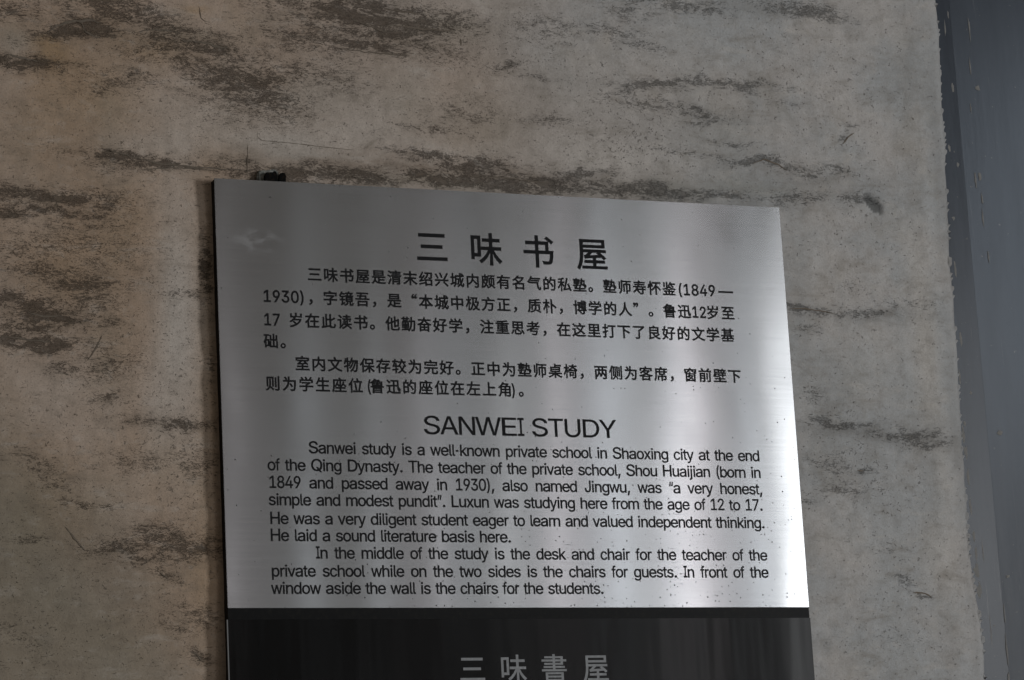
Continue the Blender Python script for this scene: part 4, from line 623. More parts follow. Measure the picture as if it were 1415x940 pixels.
[1000,[267,420,246,346,216,280,178,227,207,205,229,233,248,265,265,301,308,301,278,221,237,149,187,94,217,72,268,134,310,214,340,301,381,301,363,226,337,154,304,89,265,34,219,-9,250,-31,297,16,337,76,370,146,396,222,414,301,438,301,427,141,415,49,401,9,396,4,389,2,382,1,330,3,335,-8,339,-22,340,-34,397,-34,411,-31,422,-25,432,-14,450,32,463,135,474,317,475,336,279,336,301,413],[49,391,41,330,30,272,14,224,43,207,65,281,111,281,111,168,17,142,27,106,111,132,111,-40,146,-40,146,143,209,163,204,196,146,179,146,281,197,281,197,317,146,317,146,419,111,419,111,317,72,317,81,386]],
[1000,[226,363,412,363,412,271,226,271],[190,396,190,237,299,237,299,175,153,175,153,140,277,140,237,89,190,45,138,11,164,-18,213,17,259,63,299,116,299,-40,336,-40,336,117,374,64,418,17,464,-19,490,11,442,44,397,89,359,140,477,140,477,175,336,175,336,237,449,237,449,396],[138,418,104,344,60,276,11,220,32,183,86,248,86,-38,122,-38,122,303,141,337,158,372,173,407]],
[1000,[306,174,306,133,167,133,167,98,306,98,306,5,306,0,303,-3,296,-4,224,-4,235,-39,274,-39,303,-38,323,-34,336,-26,343,-14,344,4,344,98,478,98,478,133,344,133,344,162,381,187,417,216,447,246,423,264,415,262,210,262,210,228,380,228,357,208,332,190],[192,420,171,354,31,354,31,318,155,318,118,252,72,192,15,142,34,108,94,160,94,-39,132,-39,132,205,156,241,178,279,197,318,469,318,469,354,212,354,231,410]],
[1000,[381,286,409,248,434,209,453,175,482,194,463,227,437,265,409,301],[286,301,267,264,243,229,217,199,242,171,270,206,296,247,320,290],[40,166,48,170,61,172,76,173,123,173,123,99,20,83,27,47,123,63,123,-37,157,-37,157,69,209,79,207,112,157,104,157,173,200,173,200,207,157,207,157,284,123,284,123,207,74,207,114,325,199,325,199,361,123,361,134,412,98,420,87,361,23,361,23,325,78,325,52,239,45,220,37,206,29,199],[307,408,340,348,223,348,223,314,471,314,471,348,346,348,374,362,339,422],[391,208,380,172,365,137,347,105,328,137,311,172,297,207,264,198,281,154,302,113,325,75,292,41,253,11,208,-14,232,-40,275,-16,314,13,347,46,379,13,415,-15,455,-37,481,-7,440,14,403,42,369,76,392,114,411,155,426,200]],
[1000,[81,392,101,366,120,340,133,316,167,332,153,356,134,382,113,406],[249,185,276,152,300,117,317,86,350,104,332,134,307,168,280,200],[205,419,205,360,203,299,41,299,41,262,199,262,188,207,168,152,136,97,90,44,27,-5,57,-33,124,21,173,79,206,140,227,202,238,262,410,262,403,125,393,44,380,9,375,5,368,3,358,2,281,5,288,-7,292,-21,294,-33,374,-34,390,-31,404,-25,415,-14,431,28,442,120,450,280,450,299,242,299,243,359,243,419]],
[1000,[113,273,113,238,385,238,385,273],[28,180,28,145,162,145,157,97,143,59,119,29,80,6,22,-9,42,-40,106,-21,150,6,178,42,194,88,201,145,289,145,289,19,291,-1,296,-16,306,-25,323,-30,347,-32,423,-32,444,-30,459,-21,469,-6,475,19,478,54,444,69,441,26,435,7,420,2,350,2,335,4,328,9,326,19,326,145,471,145,471,180],[210,413,235,362,41,362,41,251,78,251,78,326,419,326,419,251,458,251,458,362,280,362,248,424]],
[1000,[118,225,380,225,380,186,118,186],[118,290,380,290,380,252,118,252],[81,319,81,157,230,157,230,122,27,122,27,90,197,90,145,51,83,19,18,-4,42,-34,110,-5,175,35,230,83,230,-40,268,-40,268,83,322,35,387,-4,457,-32,481,-1,415,21,353,52,301,90,473,90,473,122,268,122,268,157,419,157,419,319,264,319,264,353,453,353,453,384,264,384,264,420,225,420,225,319]],
[1000,[220,166,220,19,253,19,253,48,358,48,358,166],[253,138,324,138,324,76,253,76],[321,419,316,375,208,375,208,344,309,344,289,308,253,281,195,262,214,235,266,252,303,274,328,302,440,237,465,262,430,284,386,308,342,330,346,344,460,344,460,375,353,375,357,419],[187,235,187,203,405,203,405,3,404,-2,401,-6,394,-6,324,-5,338,-40,374,-40,401,-38,421,-34,434,-27,440,-15,442,3,442,203,479,203,479,235],[93,420,93,323,24,323,24,288,88,288,70,218,45,152,16,98,36,62,57,101,76,149,93,203,93,-39,128,-39,128,216,160,149,184,177,128,266,128,288,183,288,183,323,128,323,128,420]],
[1000,[50,279,50,-40,88,-40,88,244,166,244,163,208,156,169,143,130,123,92,94,57,120,31,152,69,174,109,188,151,227,91,250,121,236,143,218,168,197,193,202,244,294,244,291,208,284,169,271,130,251,92,221,57,248,31,280,69,302,111,317,153,343,119,367,86,384,57,407,86,386,119,357,157,325,194,330,244,413,244,413,8,412,2,408,-2,400,-3,321,-2,334,-40,375,-40,405,-39,427,-34,441,-26,448,-12,450,7,450,279,331,279,331,349,471,349,471,385,30,385,30,349,166,349,166,279],[203,349,294,349,294,279,203,279]],
[1000,[239,49,264,21,287,-9,304,-35,328,-17,311,8,287,37,262,65],[146,388,146,76,176,76,176,359,285,359,285,77,316,77,316,388],[429,415,429,3,429,-2,426,-5,420,-6,368,-5,379,-38,408,-38,430,-36,444,-32,454,-25,460,-13,461,4,461,415],[356,372,356,72,386,72,386,372],[216,326,216,155,214,119,208,82,194,46,169,12,131,-18,150,-40,192,-8,219,30,235,71,243,114,245,155,245,326],[101,419,78,344,48,274,13,215,33,180,70,242,70,-38,101,-38,101,313,134,411]],
[1000,[178,264,330,264,307,242,281,221,251,202,223,220,197,240,176,262],[189,331,156,292,108,253,46,218,71,191,100,207,126,223,149,240,170,220,192,201,216,183,152,156,85,135,17,120,36,86,115,106,115,-39,152,-39,152,-22,350,-22,350,-39,389,-39,389,109,458,95,482,130,413,142,347,160,287,183,326,212,360,245,388,280,362,296,355,294,206,294,229,324],[250,162,288,143,328,127,370,114,139,114,178,128,215,144],[152,9,152,82,350,82,350,9],[216,415,238,374,38,374,38,280,75,280,75,340,423,340,423,280,461,280,461,374,281,374,252,424]],
[1000,[140,125,140,-18,176,-18,176,92,271,92,271,-41,308,-41,308,92,407,92,407,22,407,17,404,15,399,14,342,15,353,-17,385,-17,409,-16,426,-12,438,-5,443,6,444,21,444,125,308,125,308,164,390,164,390,244,472,244,472,276,390,276,390,320,353,320,353,276,224,276,224,320,189,320,189,276,113,276,113,244,189,244,189,164,271,164,271,125],[353,244,353,195,224,195,224,244],[233,413,255,369,60,369,60,225,58,145,46,58,15,-21,46,-41,68,8,83,63,91,119,95,175,96,225,96,335,476,335,476,369,298,369,270,423]],
[1000,[185,336,142,308,93,284,43,267,62,238,116,258,167,286,213,318],[288,315,342,290,396,261,437,234,461,259,418,285,365,313,311,337],[216,286,183,235,82,235,82,-41,119,-41,119,-20,384,-20,384,-38,423,-38,423,235,223,235,255,278],[119,8,119,207,384,207,384,8],[182,109,245,81,212,64,176,50,138,41,155,16,196,29,236,45,273,66,337,25,357,47,297,84,319,106,338,131,352,159,332,168,327,167,213,167,227,193,197,197,183,172,163,146,137,122,159,104,197,143,311,143,300,127,286,112,270,98,201,128],[213,413,230,377,38,377,38,298,76,298,76,347,422,347,422,300,461,300,461,377,275,377,252,422]],
[1000,[302,257,302,52,337,52,337,257],[403,272,403,7,403,1,399,-1,393,-2,327,-2,340,-38,375,-38,401,-36,419,-31,432,-24,438,-12,440,6,440,272],[361,422,314,341,164,341,189,350,176,372,158,397,139,420,104,408,122,386,138,362,150,341,26,341,26,306,473,306,473,341,357,341,401,409],[204,150,204,100,93,100,93,150],[204,180,93,180,93,229,204,229],[58,261,58,-37,93,-37,93,70,204,70,204,3,204,-1,201,-4,195,-5,140,-4,153,-38,183,-38,206,-36,223,-31,234,-24,239,-13,241,3,241,261]],
[1000,[104,229,198,229,198,176,104,176],[330,413,341,382,251,382,251,352,308,352,281,345,297,295,239,295,239,265,338,265,338,224,247,224,247,194,338,194,338,136,373,136,373,194,466,194,466,224,373,224,373,265,477,265,477,295,413,295,434,346,401,352,381,295,320,295,329,298,310,352,464,352,464,382,379,382,364,422],[50,402,50,315,48,266,38,214,15,165,40,139,54,163,65,189,73,216,73,147,231,147,231,258,80,258,82,293,226,293,226,402],[83,373,192,373,192,321,83,321],[231,137,231,98,75,98,75,65,231,65,231,7,23,7,23,-26,477,-26,477,7,269,7,269,65,429,65,429,98,269,98,269,137]],
[1000,[161,57,194,29,227,-1,251,-27,275,0,250,25,218,54,184,80],[51,393,51,89,86,89,86,359,231,359,231,91,267,91,267,393],[417,416,417,13,416,6,411,2,403,0,327,1,341,-37,381,-37,411,-35,431,-30,444,-22,452,-8,454,13,454,416],[323,375,323,75,359,75,359,375],[140,325,140,183,138,141,129,99,109,59,75,21,22,-12,45,-40,102,-4,140,39,162,86,173,135,175,182,175,325]],
[1000,[119,412,96,342,65,278,27,226,60,204,79,228,96,256,113,286,231,286,231,176,82,176,82,140,231,140,231,12,27,12,27,-24,474,-24,474,12,270,12,270,140,432,140,432,176,270,176,270,286,450,286,450,323,270,323,270,420,231,420,231,323,129,323,157,403]],
[1000,[378,303,363,247,338,201,303,165,303,311,266,311,266,114,127,114,127,80,266,80,266,6,95,6,95,-27,476,-27,476,6,303,6,303,80,445,80,445,114,303,114,303,163,329,142,349,161,367,182,382,207,453,138,476,162,395,236,412,298],[175,303,160,244,135,195,99,157,127,135,148,156,166,180,181,207,235,148,258,173,194,238,209,299],[240,411,266,367,56,367,56,228,54,148,42,62,13,-17,45,-38,76,47,90,142,93,228,93,332,474,332,474,367,309,367,275,423]],
[1000,[184,329,184,292,457,292,457,329],[217,254,232,180,244,104,251,40,288,51,280,113,267,188,251,262],[285,414,308,334,346,345,320,423],[163,17,163,-19,477,-19,477,17,374,17,393,93,411,177,426,259,387,266,375,183,358,95,339,17],[143,418,109,343,67,275,19,218,40,181,90,242,90,-39,127,-39,127,300,146,335,163,371,178,407]],
[1000,[185,420,168,329,33,329,33,293,159,293,141,231,118,171,90,115,55,64,14,19,39,-10,92,50,135,119,168,195,168,161,280,161,280,11,116,11,116,-25,474,-25,474,11,318,11,318,161,452,161,452,197,169,197,198,293,465,293,465,329,207,329,224,414]],
[1000,[213,412,213,21,25,21,25,-16,475,-16,475,21,253,21,253,220,440,220,440,258,253,258,253,412]],
[1000,[133,270,243,270,243,207,133,207],[133,304,131,304,173,355,314,355,273,304],[399,270,399,207,281,207,281,270],[168,421,136,368,89,314,28,264,56,237,95,268,95,179,94,140,89,99,79,58,61,19,33,-17,61,-44,90,-8,110,33,123,75,243,75,243,-29,281,-29,281,75,399,75,399,9,398,3,395,0,388,-1,318,-1,331,-38,368,-38,396,-36,416,-31,429,-23,436,-11,437,8,437,304,317,304,336,326,354,349,368,371,342,389,336,387,194,387,210,413],[133,174,243,174,243,109,129,109],[399,174,399,109,281,109,281,174]],
[1000,[128,33,376,33,376,1,128,1],[128,58,128,88,376,88,376,58],[92,114,92,-41,128,-41,128,-25,376,-25,376,-40,413,-40,413,114],[27,166,27,138,472,138,472,166,267,166,267,195,439,195,439,221,267,221,267,249,411,249,411,304,472,304,472,332,411,332,411,385,267,385,267,421,229,421,229,385,81,385,81,360,229,360,229,332,28,332,28,304,229,304,229,274,75,274,75,249,229,249,229,221,61,221,61,195,229,195,229,166],[267,360,374,360,374,332,267,332],[267,274,267,304,374,304,374,274]],
]
LATIN_OUTLINES = [
[384,[63,145,63,165,65,186,67,206,71,228,75,249,80,270,86,290,93,310,100,330,107,347,116,364,124,379,166,379,157,361,149,341,141,321,134,301,128,281,122,261,118,241,114,221,110,201,108,182,107,163,106,145,107,129,108,113,110,97,113,81,116,64,121,47,126,29,132,11,139,-7,147,-27,156,-47,166,-68,124,-68,110,-41,98,-15,87,12,78,38,71,65,67,92,64,119]],
[384,[26,-68,36,-46,45,-26,53,-6,60,13,67,31,72,48,76,65,80,82,82,98,84,114,85,130,86,145,85,163,84,182,82,201,79,221,75,241,70,261,64,281,58,301,51,321,43,341,35,361,26,379,68,379,77,364,85,347,93,330,100,310,106,290,112,270,117,249,122,228,125,206,128,186,129,165,130,145,129,118,126,91,121,64,114,37,105,11,94,-16,82,-42,68,-68]],
[264,[26,-84,48,50,96,50,59,-84]],
[638,[237,172,237,132,80,132,80,172]],
[264,[67,-3,61,-3,55,-1,49,2,44,6,40,11,37,17,35,22,35,29,35,35,37,41,40,47,44,52,49,56,55,59,61,60,67,61,74,60,79,59,85,56,90,52,94,47,97,41,99,35,99,29,99,22,97,17,94,11,90,6,85,2,79,-1,74,-3]],
[638,[160,-5,140,-3,123,1,106,7,91,17,78,29,67,44,57,60,48,80,42,101,37,125,35,151,34,179,35,207,37,232,42,256,49,278,57,297,67,314,79,329,92,341,107,351,123,357,140,361,160,363,179,361,196,357,213,351,227,341,241,329,252,314,262,297,270,278,277,256,281,232,284,207,285,179,284,151,282,125,277,101,270,80,262,60,252,44,241,29,228,17,213,7,196,1,179,-3],[160,35,172,36,184,39,194,44,204,52,213,61,221,73,227,86,232,101,237,118,240,137,241,157,242,179,241,201,240,221,237,240,232,257,227,272,221,285,213,297,204,306,194,314,184,319,172,322,160,323,147,322,135,319,124,314,115,306,106,297,99,285,92,272,87,257,82,240,79,221,77,201,77,179,77,157,79,137,82,118,87,101,92,86,99,73,106,61,115,52,124,44,135,39,147,36]],
[638,[54,0,54,38,275,38,275,0],[194,358,194,0,149,0,149,315,147,315,61,252,61,300,140,358]],
[638,[45,0,45,33,165,161,199,199,205,207,210,215,215,222,219,230,222,237,224,245,225,253,225,261,225,271,223,279,220,287,216,295,212,301,206,307,199,312,192,316,184,319,176,322,167,323,157,323,147,323,138,321,129,319,121,315,114,310,108,305,102,298,98,291,94,283,91,274,90,265,89,255,46,255,47,270,50,285,54,299,61,311,69,323,78,333,89,342,101,349,114,355,128,359,143,362,158,363,174,362,189,359,202,355,215,349,227,342,237,334,246,324,254,313,260,302,265,289,267,276,268,262,268,252,266,243,264,233,261,224,257,214,251,204,245,193,236,182,188,126,107,43,107,40,274,40,274,0]],
[638,[153,-5,137,-4,122,-2,107,2,93,7,80,13,69,21,58,30,49,40,42,52,36,64,33,78,31,93,77,93,78,84,81,76,84,68,89,61,95,55,101,50,108,45,116,42,125,39,134,37,144,35,154,35,165,36,175,37,184,39,194,43,202,47,209,52,216,58,221,65,226,73,229,82,231,91,232,102,231,112,229,121,226,130,222,138,217,146,210,153,203,159,193,164,183,169,170,172,157,174,142,174,110,174,110,210,203,315,203,318,49,318,49,358,262,358,262,324,149,196,149,203,168,204,186,203,202,200,217,194,230,187,242,178,252,168,261,157,268,144,273,131,276,117,277,102,276,87,273,72,268,59,261,46,252,35,242,25,230,16,217,9,203,3,187,-1,171,-4]],
[638,[28,74,28,111,174,358,219,358,76,117,76,114,291,114,291,74],[198,0,198,85,198,103,198,223,241,223,241,0]],
[638,[68,0,228,315,228,318,44,318,44,358,275,358,275,316,116,0]],
[638,[159,-5,142,-4,125,-2,110,2,95,8,82,15,71,23,61,33,52,43,45,55,40,68,37,81,37,95,37,106,39,117,42,127,46,137,51,147,57,155,63,163,71,170,79,176,88,180,98,184,107,186,107,188,95,192,84,198,74,206,65,217,58,228,53,240,50,254,49,268,50,281,53,294,57,305,64,317,71,327,80,336,91,344,103,350,115,356,129,360,144,362,159,363,175,362,189,360,203,356,215,350,227,344,237,336,247,327,254,317,261,305,265,294,268,281,269,268,268,254,265,241,260,228,253,217,244,207,235,198,224,192,211,188,211,186,221,184,230,180,239,176,247,170,255,163,261,155,267,147,273,137,277,127,280,117,281,106,282,95,281,81,278,68,273,55,266,43,258,33,248,23,236,15,223,8,209,2,193,-2,177,-4],[159,35,171,35,181,37,191,39,200,42,209,47,216,52,222,58,227,64,231,72,235,80,236,88,237,98,236,107,234,116,231,125,227,133,221,140,215,146,207,152,199,157,190,161,180,163,170,165,159,166,148,165,138,163,128,161,119,157,111,152,103,146,97,140,91,133,87,125,84,116,82,107,81,98,82,88,84,80,87,72,91,64,96,58,102,52,109,47,118,42,127,39,137,37,148,35],[159,204,169,204,177,206,185,208,193,211,200,215,206,220,211,226,216,233,220,240,223,247,224,256,225,264,224,273,223,281,220,289,216,296,212,302,207,307,201,312,194,316,186,320,178,322,169,323,159,324,150,323,141,322,133,320,125,316,118,312,112,307,106,302,102,296,98,289,96,281,94,273,93,264,94,256,96,247,98,240,102,233,106,226,112,220,118,215,125,211,133,208,141,206,150,204]],
[638,[159,363,175,362,191,359,205,354,218,348,231,339,241,330,251,318,259,306,265,292,270,277,273,261,274,244,273,231,271,218,267,204,262,190,255,175,246,158,235,139,222,118,141,0,92,0,212,174,216,174,214,169,210,164,207,160,202,156,198,152,192,148,187,145,181,142,174,140,168,138,161,137,153,137,138,138,123,140,109,145,96,151,85,158,75,167,66,177,58,189,52,202,48,216,46,231,45,247,46,264,48,279,53,294,60,307,68,319,77,330,88,340,100,348,114,354,128,359,143,362],[159,324,149,323,140,321,131,318,123,314,115,308,108,302,102,295,97,287,93,278,90,268,89,258,88,247,89,237,90,226,93,217,97,208,102,200,108,193,115,186,123,181,131,177,140,174,149,172,159,171,169,172,179,174,188,177,196,181,204,186,210,192,216,200,221,208,225,216,228,226,230,236,230,247,230,257,228,268,225,277,221,287,216,295,210,302,204,308,196,314,188,318,179,321,169,323]],
[675,[12,0,142,358,194,358,326,0,278,0,202,213,186,262,163,337,173,337,150,261,134,213,60,0],[77,100,77,140,260,140,260,100]],
[707,[154,0,68,0,68,40,151,40,172,41,191,44,208,50,224,57,237,66,249,77,259,90,267,105,273,121,277,139,280,159,281,180,280,200,277,220,273,237,267,254,259,268,249,281,238,292,225,301,210,309,194,314,175,317,155,318,66,318,66,358,159,358,184,357,207,353,229,346,248,337,266,325,281,311,294,294,305,275,314,254,320,231,324,207,325,180,324,153,320,128,314,105,305,83,294,65,280,48,265,34,247,22,227,12,204,5,180,1],[88,358,88,0,42,0,42,358]],
[589,[42,0,42,358,262,358,262,318,88,318,88,201,250,201,250,161,88,161,88,40,264,40,264,0]],
[728,[42,0,42,358,88,358,88,203,276,203,276,358,321,358,321,0,276,0,276,163,88,163,88,0]],
[423,[22,0,22,40,83,40,83,318,22,318,22,358,190,358,190,318,129,318,129,40,190,40,190,0]],
[558,[130,-5,108,-3,87,2,69,11,53,23,40,38,31,57,25,78,23,102,23,122,69,122,69,102,70,87,73,73,78,62,86,52,95,45,105,39,117,36,130,35,143,36,155,39,165,45,174,52,182,62,187,73,190,87,191,102,191,358,237,358,237,102,235,78,229,57,220,38,207,23,191,11,173,2,153,-3]],
[553,[42,0,42,358,88,358,88,40,254,40,254,0]],
[737,[42,0,42,358,96,358,241,129,255,106,273,75,291,39,285,38,282,76,281,111,281,137,281,358,326,358,326,0,272,0,142,204,125,233,104,268,76,318,84,319,86,270,87,231,88,205,88,0]],
[751,[173,112,220,112,260,60,270,46,330,-34,282,-34,243,19,233,32],[188,-5,165,-3,144,1,124,8,106,18,89,30,74,45,60,62,49,81,40,103,34,126,30,151,28,179,30,206,34,232,40,255,49,277,60,296,74,313,89,328,106,340,124,350,144,357,165,361,188,363,210,361,231,357,251,350,270,340,287,328,302,313,315,296,326,277,335,255,342,232,346,206,347,179,346,151,342,126,335,103,326,81,315,62,302,45,287,30,270,18,251,8,231,1,210,-3],[188,37,203,38,218,41,233,46,246,53,258,63,269,74,279,87,287,101,294,118,299,137,302,157,303,179,302,201,299,221,294,240,287,257,279,271,269,284,258,295,246,305,233,312,218,317,203,320,188,321,172,320,157,317,143,312,130,304,117,295,106,284,97,271,88,256,81,240,77,221,74,201,73,179,74,157,77,137,81,118,88,102,97,87,106,74,117,63,130,54,143,46,157,41,172,38]],
[629,[157,-6,139,-5,121,-3,105,1,90,6,76,14,64,22,54,31,45,42,38,54,32,67,29,81,27,96,74,96,75,86,78,77,82,69,87,62,93,55,100,50,108,45,117,41,127,38,137,36,147,35,157,35,169,35,181,37,191,39,201,42,210,47,219,52,226,58,232,65,237,72,240,80,242,89,243,98,243,106,241,114,238,120,234,126,229,131,223,136,216,140,208,144,172,156,129,168,108,175,90,183,74,193,61,204,50,216,43,230,38,245,37,262,38,277,41,291,46,303,53,315,62,326,72,335,84,343,97,350,111,356,127,360,143,362,160,363,177,362,193,360,208,356,222,350,235,343,247,335,257,326,265,316,272,304,277,292,281,280,282,266,237,266,235,279,230,290,222,300,213,308,201,314,188,319,174,322,158,323,147,322,137,321,127,318,118,315,109,311,102,306,96,301,91,294,86,287,83,280,82,272,81,264,82,256,84,248,87,241,92,235,98,229,104,225,112,220,119,217,149,206,186,197,219,185,228,182,236,177,245,173,252,167,260,161,266,155,272,147,278,139,282,130,285,120,287,109,287,98,286,83,284,70,279,57,272,45,263,34,253,24,241,15,228,7,212,1,195,-3,177,-5]],
[631,[22,318,22,358,293,358,293,318,181,318,181,0,136,0,136,318]],
[728,[182,-6,162,-5,143,-2,125,4,108,11,94,20,80,30,69,43,60,56,52,71,47,87,43,104,42,122,42,358,87,358,87,125,88,113,90,101,94,90,99,80,105,70,113,62,122,54,132,48,143,43,155,39,168,37,182,36,196,37,210,39,222,43,233,48,243,54,251,62,259,70,265,80,270,90,273,101,276,113,276,125,276,358,322,358,322,122,321,104,317,87,312,71,304,56,295,43,284,30,271,20,256,11,239,4,222,-2,203,-5]],
[966,[109,0,12,358,58,358,115,138,123,102,131,66,139,28,133,28,141,66,149,102,158,138,216,358,267,358,325,138,334,102,342,66,350,28,344,28,351,66,359,102,368,138,425,358,471,358,373,0,321,0,259,227,247,275,236,334,246,334,236,278,224,227,162,0]],
[664,[143,0,143,147,12,358,64,358,135,242,156,206,176,162,157,162,177,206,197,242,268,358,320,358,189,147,189,0]],
[548,[112,-6,100,-5,88,-4,77,-1,66,3,57,9,48,15,40,23,34,31,28,41,24,52,22,63,21,76,22,87,24,97,26,106,30,113,35,120,41,126,47,131,55,136,62,140,71,143,79,146,88,148,125,155,164,160,171,161,178,162,183,163,187,165,190,168,192,171,193,175,194,179,194,181,194,189,192,196,190,203,188,209,184,214,180,219,175,223,169,227,162,229,155,231,147,232,138,233,129,232,120,231,112,229,105,227,98,224,93,220,87,216,83,212,79,207,75,202,73,198,70,193,29,205,34,216,40,227,47,236,55,244,64,250,73,256,83,260,94,264,104,267,115,269,126,270,136,271,168,267,177,265,185,262,193,258,201,254,209,248,215,242,221,234,227,225,231,215,234,204,236,191,237,177,237,0,195,0,195,37,192,37,177,17,172,13,166,8,159,4,151,1,143,-2,134,-4,124,-6],[120,32,131,33,142,34,152,37,160,41,168,46,175,52,181,58,185,66,189,73,192,81,193,89,194,97,194,134,183,128,163,124,141,120,123,118,95,112,88,109,82,106,77,102,73,98,69,93,67,88,65,81,65,74,65,67,66,61,69,56,72,51,76,46,80,43,85,39,91,37,98,35,105,33,112,32]],
[597,[161,-6,150,-5,139,-4,130,-1,121,3,114,7,107,12,102,17,97,22,83,41,79,41,79,0,37,0,37,358,80,358,80,225,83,225,97,243,101,248,107,253,113,258,121,262,129,266,138,268,149,270,161,271,177,269,193,266,207,261,220,254,232,244,243,233,252,221,260,206,267,190,271,172,274,153,275,133,274,112,271,93,267,76,260,59,252,45,243,32,233,21,220,11,207,4,193,-2,178,-5],[155,33,167,34,178,36,188,40,197,46,205,53,212,62,217,71,222,82,226,94,229,106,230,119,231,133,230,147,229,160,226,172,222,184,218,194,212,204,205,212,197,219,188,225,178,229,167,231,155,232,143,231,132,229,122,225,113,220,106,213,99,205,93,195,88,185,84,173,81,161,80,148,79,133,80,119,81,105,84,93,88,81,93,70,99,61,106,53,114,46,123,40,133,36,143,34]],
[557,[146,-6,128,-5,112,-1,96,4,82,12,69,21,58,32,48,45,39,60,33,76,28,93,25,112,24,132,25,152,28,171,33,189,39,205,48,220,58,232,69,244,82,253,96,261,112,266,128,269,146,271,156,270,165,269,174,268,183,265,191,263,200,259,207,255,215,250,222,245,228,240,234,233,239,227,244,219,248,212,252,203,254,195,213,184,204,204,190,219,170,229,146,232,133,231,122,229,111,224,102,218,94,211,87,202,81,193,76,182,73,170,70,158,68,145,68,132,68,119,70,106,73,94,76,83,81,72,87,62,94,54,102,46,111,40,122,36,133,34,146,33,171,36,191,46,205,62,214,82,255,72,253,63,249,55,245,47,240,40,235,33,229,26,222,20,216,15,208,10,200,6,192,2,183,0,174,-3,165,-4,156,-5]],
[597,[137,-6,121,-5,106,-2,92,4,78,11,66,21,56,32,46,45,38,59,32,76,28,93,25,112,24,133,25,153,28,172,32,190,39,206,47,221,56,233,67,244,79,254,92,261,106,266,121,269,138,271,150,270,160,268,170,266,178,262,185,258,192,253,197,248,202,243,216,225,219,225,219,358,262,358,262,0,220,0,220,41,216,41,202,22,197,17,191,12,185,7,178,3,169,-1,160,-4,149,-5],[144,33,156,34,166,36,176,40,185,46,193,53,200,61,206,70,211,81,214,93,217,105,219,119,219,133,219,148,217,161,215,173,211,185,206,195,200,205,193,213,185,220,176,225,167,229,156,231,144,232,132,231,121,229,111,225,102,219,94,212,87,204,81,194,76,184,73,172,70,160,68,147,68,133,68,119,70,106,73,94,76,82,81,71,87,62,94,53,102,46,111,40,121,36,132,34]],
[568,[149,-6,130,-5,113,-1,97,4,82,12,69,21,58,32,48,45,39,60,33,76,28,93,25,112,24,131,25,151,28,170,32,188,39,204,47,219,57,232,68,243,81,253,95,261,110,266,127,269,144,271,155,270,166,269,177,266,187,263,197,259,207,254,216,247,225,240,233,231,240,222,246,211,251,198,256,185,259,170,261,154,261,136,261,119,53,119,53,155,238,155,218,142,217,155,216,167,213,178,210,189,205,199,199,207,192,214,185,221,176,226,167,229,156,232,144,232,133,232,122,229,112,226,103,221,95,214,88,207,82,199,77,190,73,180,70,170,68,159,68,148,68,125,68,111,70,98,73,86,78,75,83,65,90,57,98,49,106,43,116,39,126,35,137,33,149,32,157,33,165,34,172,35,179,37,185,40,191,43,196,47,201,51,205,56,209,62,212,68,215,74,257,64,253,54,249,45,243,36,236,28,228,20,219,14,209,8,199,3,187,-1,175,-4,163,-5]],
[357,[160,267,160,230,5,230,5,267],[57,0,57,304,57,315,59,325,63,334,67,342,73,349,80,355,87,361,95,365,104,369,113,371,122,372,132,373,156,371,171,367,160,330,151,332,137,333,128,333,120,331,114,328,109,324,105,318,102,311,100,304,100,295,100,0]],
[598,[146,-106,131,-105,118,-104,106,-102,94,-98,84,-94,74,-89,66,-84,58,-77,51,-71,45,-64,40,-56,36,-49,71,-29,86,-46,90,-51,96,-55,102,-59,109,-62,116,-65,125,-67,135,-68,146,-68,161,-68,175,-65,188,-60,199,-53,208,-44,214,-33,218,-20,219,-4,219,48,216,48,202,29,197,24,191,19,185,15,178,11,169,8,160,5,149,4,137,3,122,4,107,7,93,12,79,19,67,27,56,38,47,50,39,63,32,79,28,96,25,114,24,135,25,155,28,173,32,190,39,206,47,221,56,233,67,244,79,254,92,261,107,266,122,269,138,271,150,270,161,269,170,266,178,262,186,258,192,254,198,249,203,243,216,224,220,224,220,267,262,267,262,-6,261,-23,258,-38,253,-51,247,-63,238,-74,228,-82,217,-90,204,-96,191,-100,177,-103,161,-105],[144,42,156,42,167,44,177,48,185,53,193,59,200,67,206,75,211,85,215,96,218,108,219,121,220,136,219,149,218,162,215,174,211,186,206,196,201,205,194,213,186,220,177,225,167,229,156,231,144,232,132,231,121,229,111,225,102,219,94,212,87,204,81,195,76,185,73,173,70,161,68,149,68,136,68,122,70,109,73,97,77,86,81,76,87,67,94,60,102,53,111,48,121,45,132,42]],
[577,[80,160,80,0,37,0,37,358,80,358,80,202,72,202,79,219,87,234,96,246,107,255,119,262,132,267,145,270,160,271,173,270,186,268,197,264,208,259,217,253,226,245,233,236,240,226,245,214,248,200,251,185,251,169,251,0,208,0,208,166,207,180,204,193,199,205,192,214,183,222,173,227,161,231,148,232,138,231,130,230,121,227,113,223,106,219,99,213,94,207,89,199,85,190,82,181,81,171]],
[235,[37,0,37,267,80,267,80,0],[59,312,53,312,47,314,42,316,38,320,34,324,31,329,30,334,29,340,30,346,31,351,34,356,38,360,42,364,47,366,53,368,59,369,65,368,70,366,76,364,80,360,84,356,87,351,88,346,89,340,88,334,87,329,84,324,80,320,76,316,70,314,65,312]],
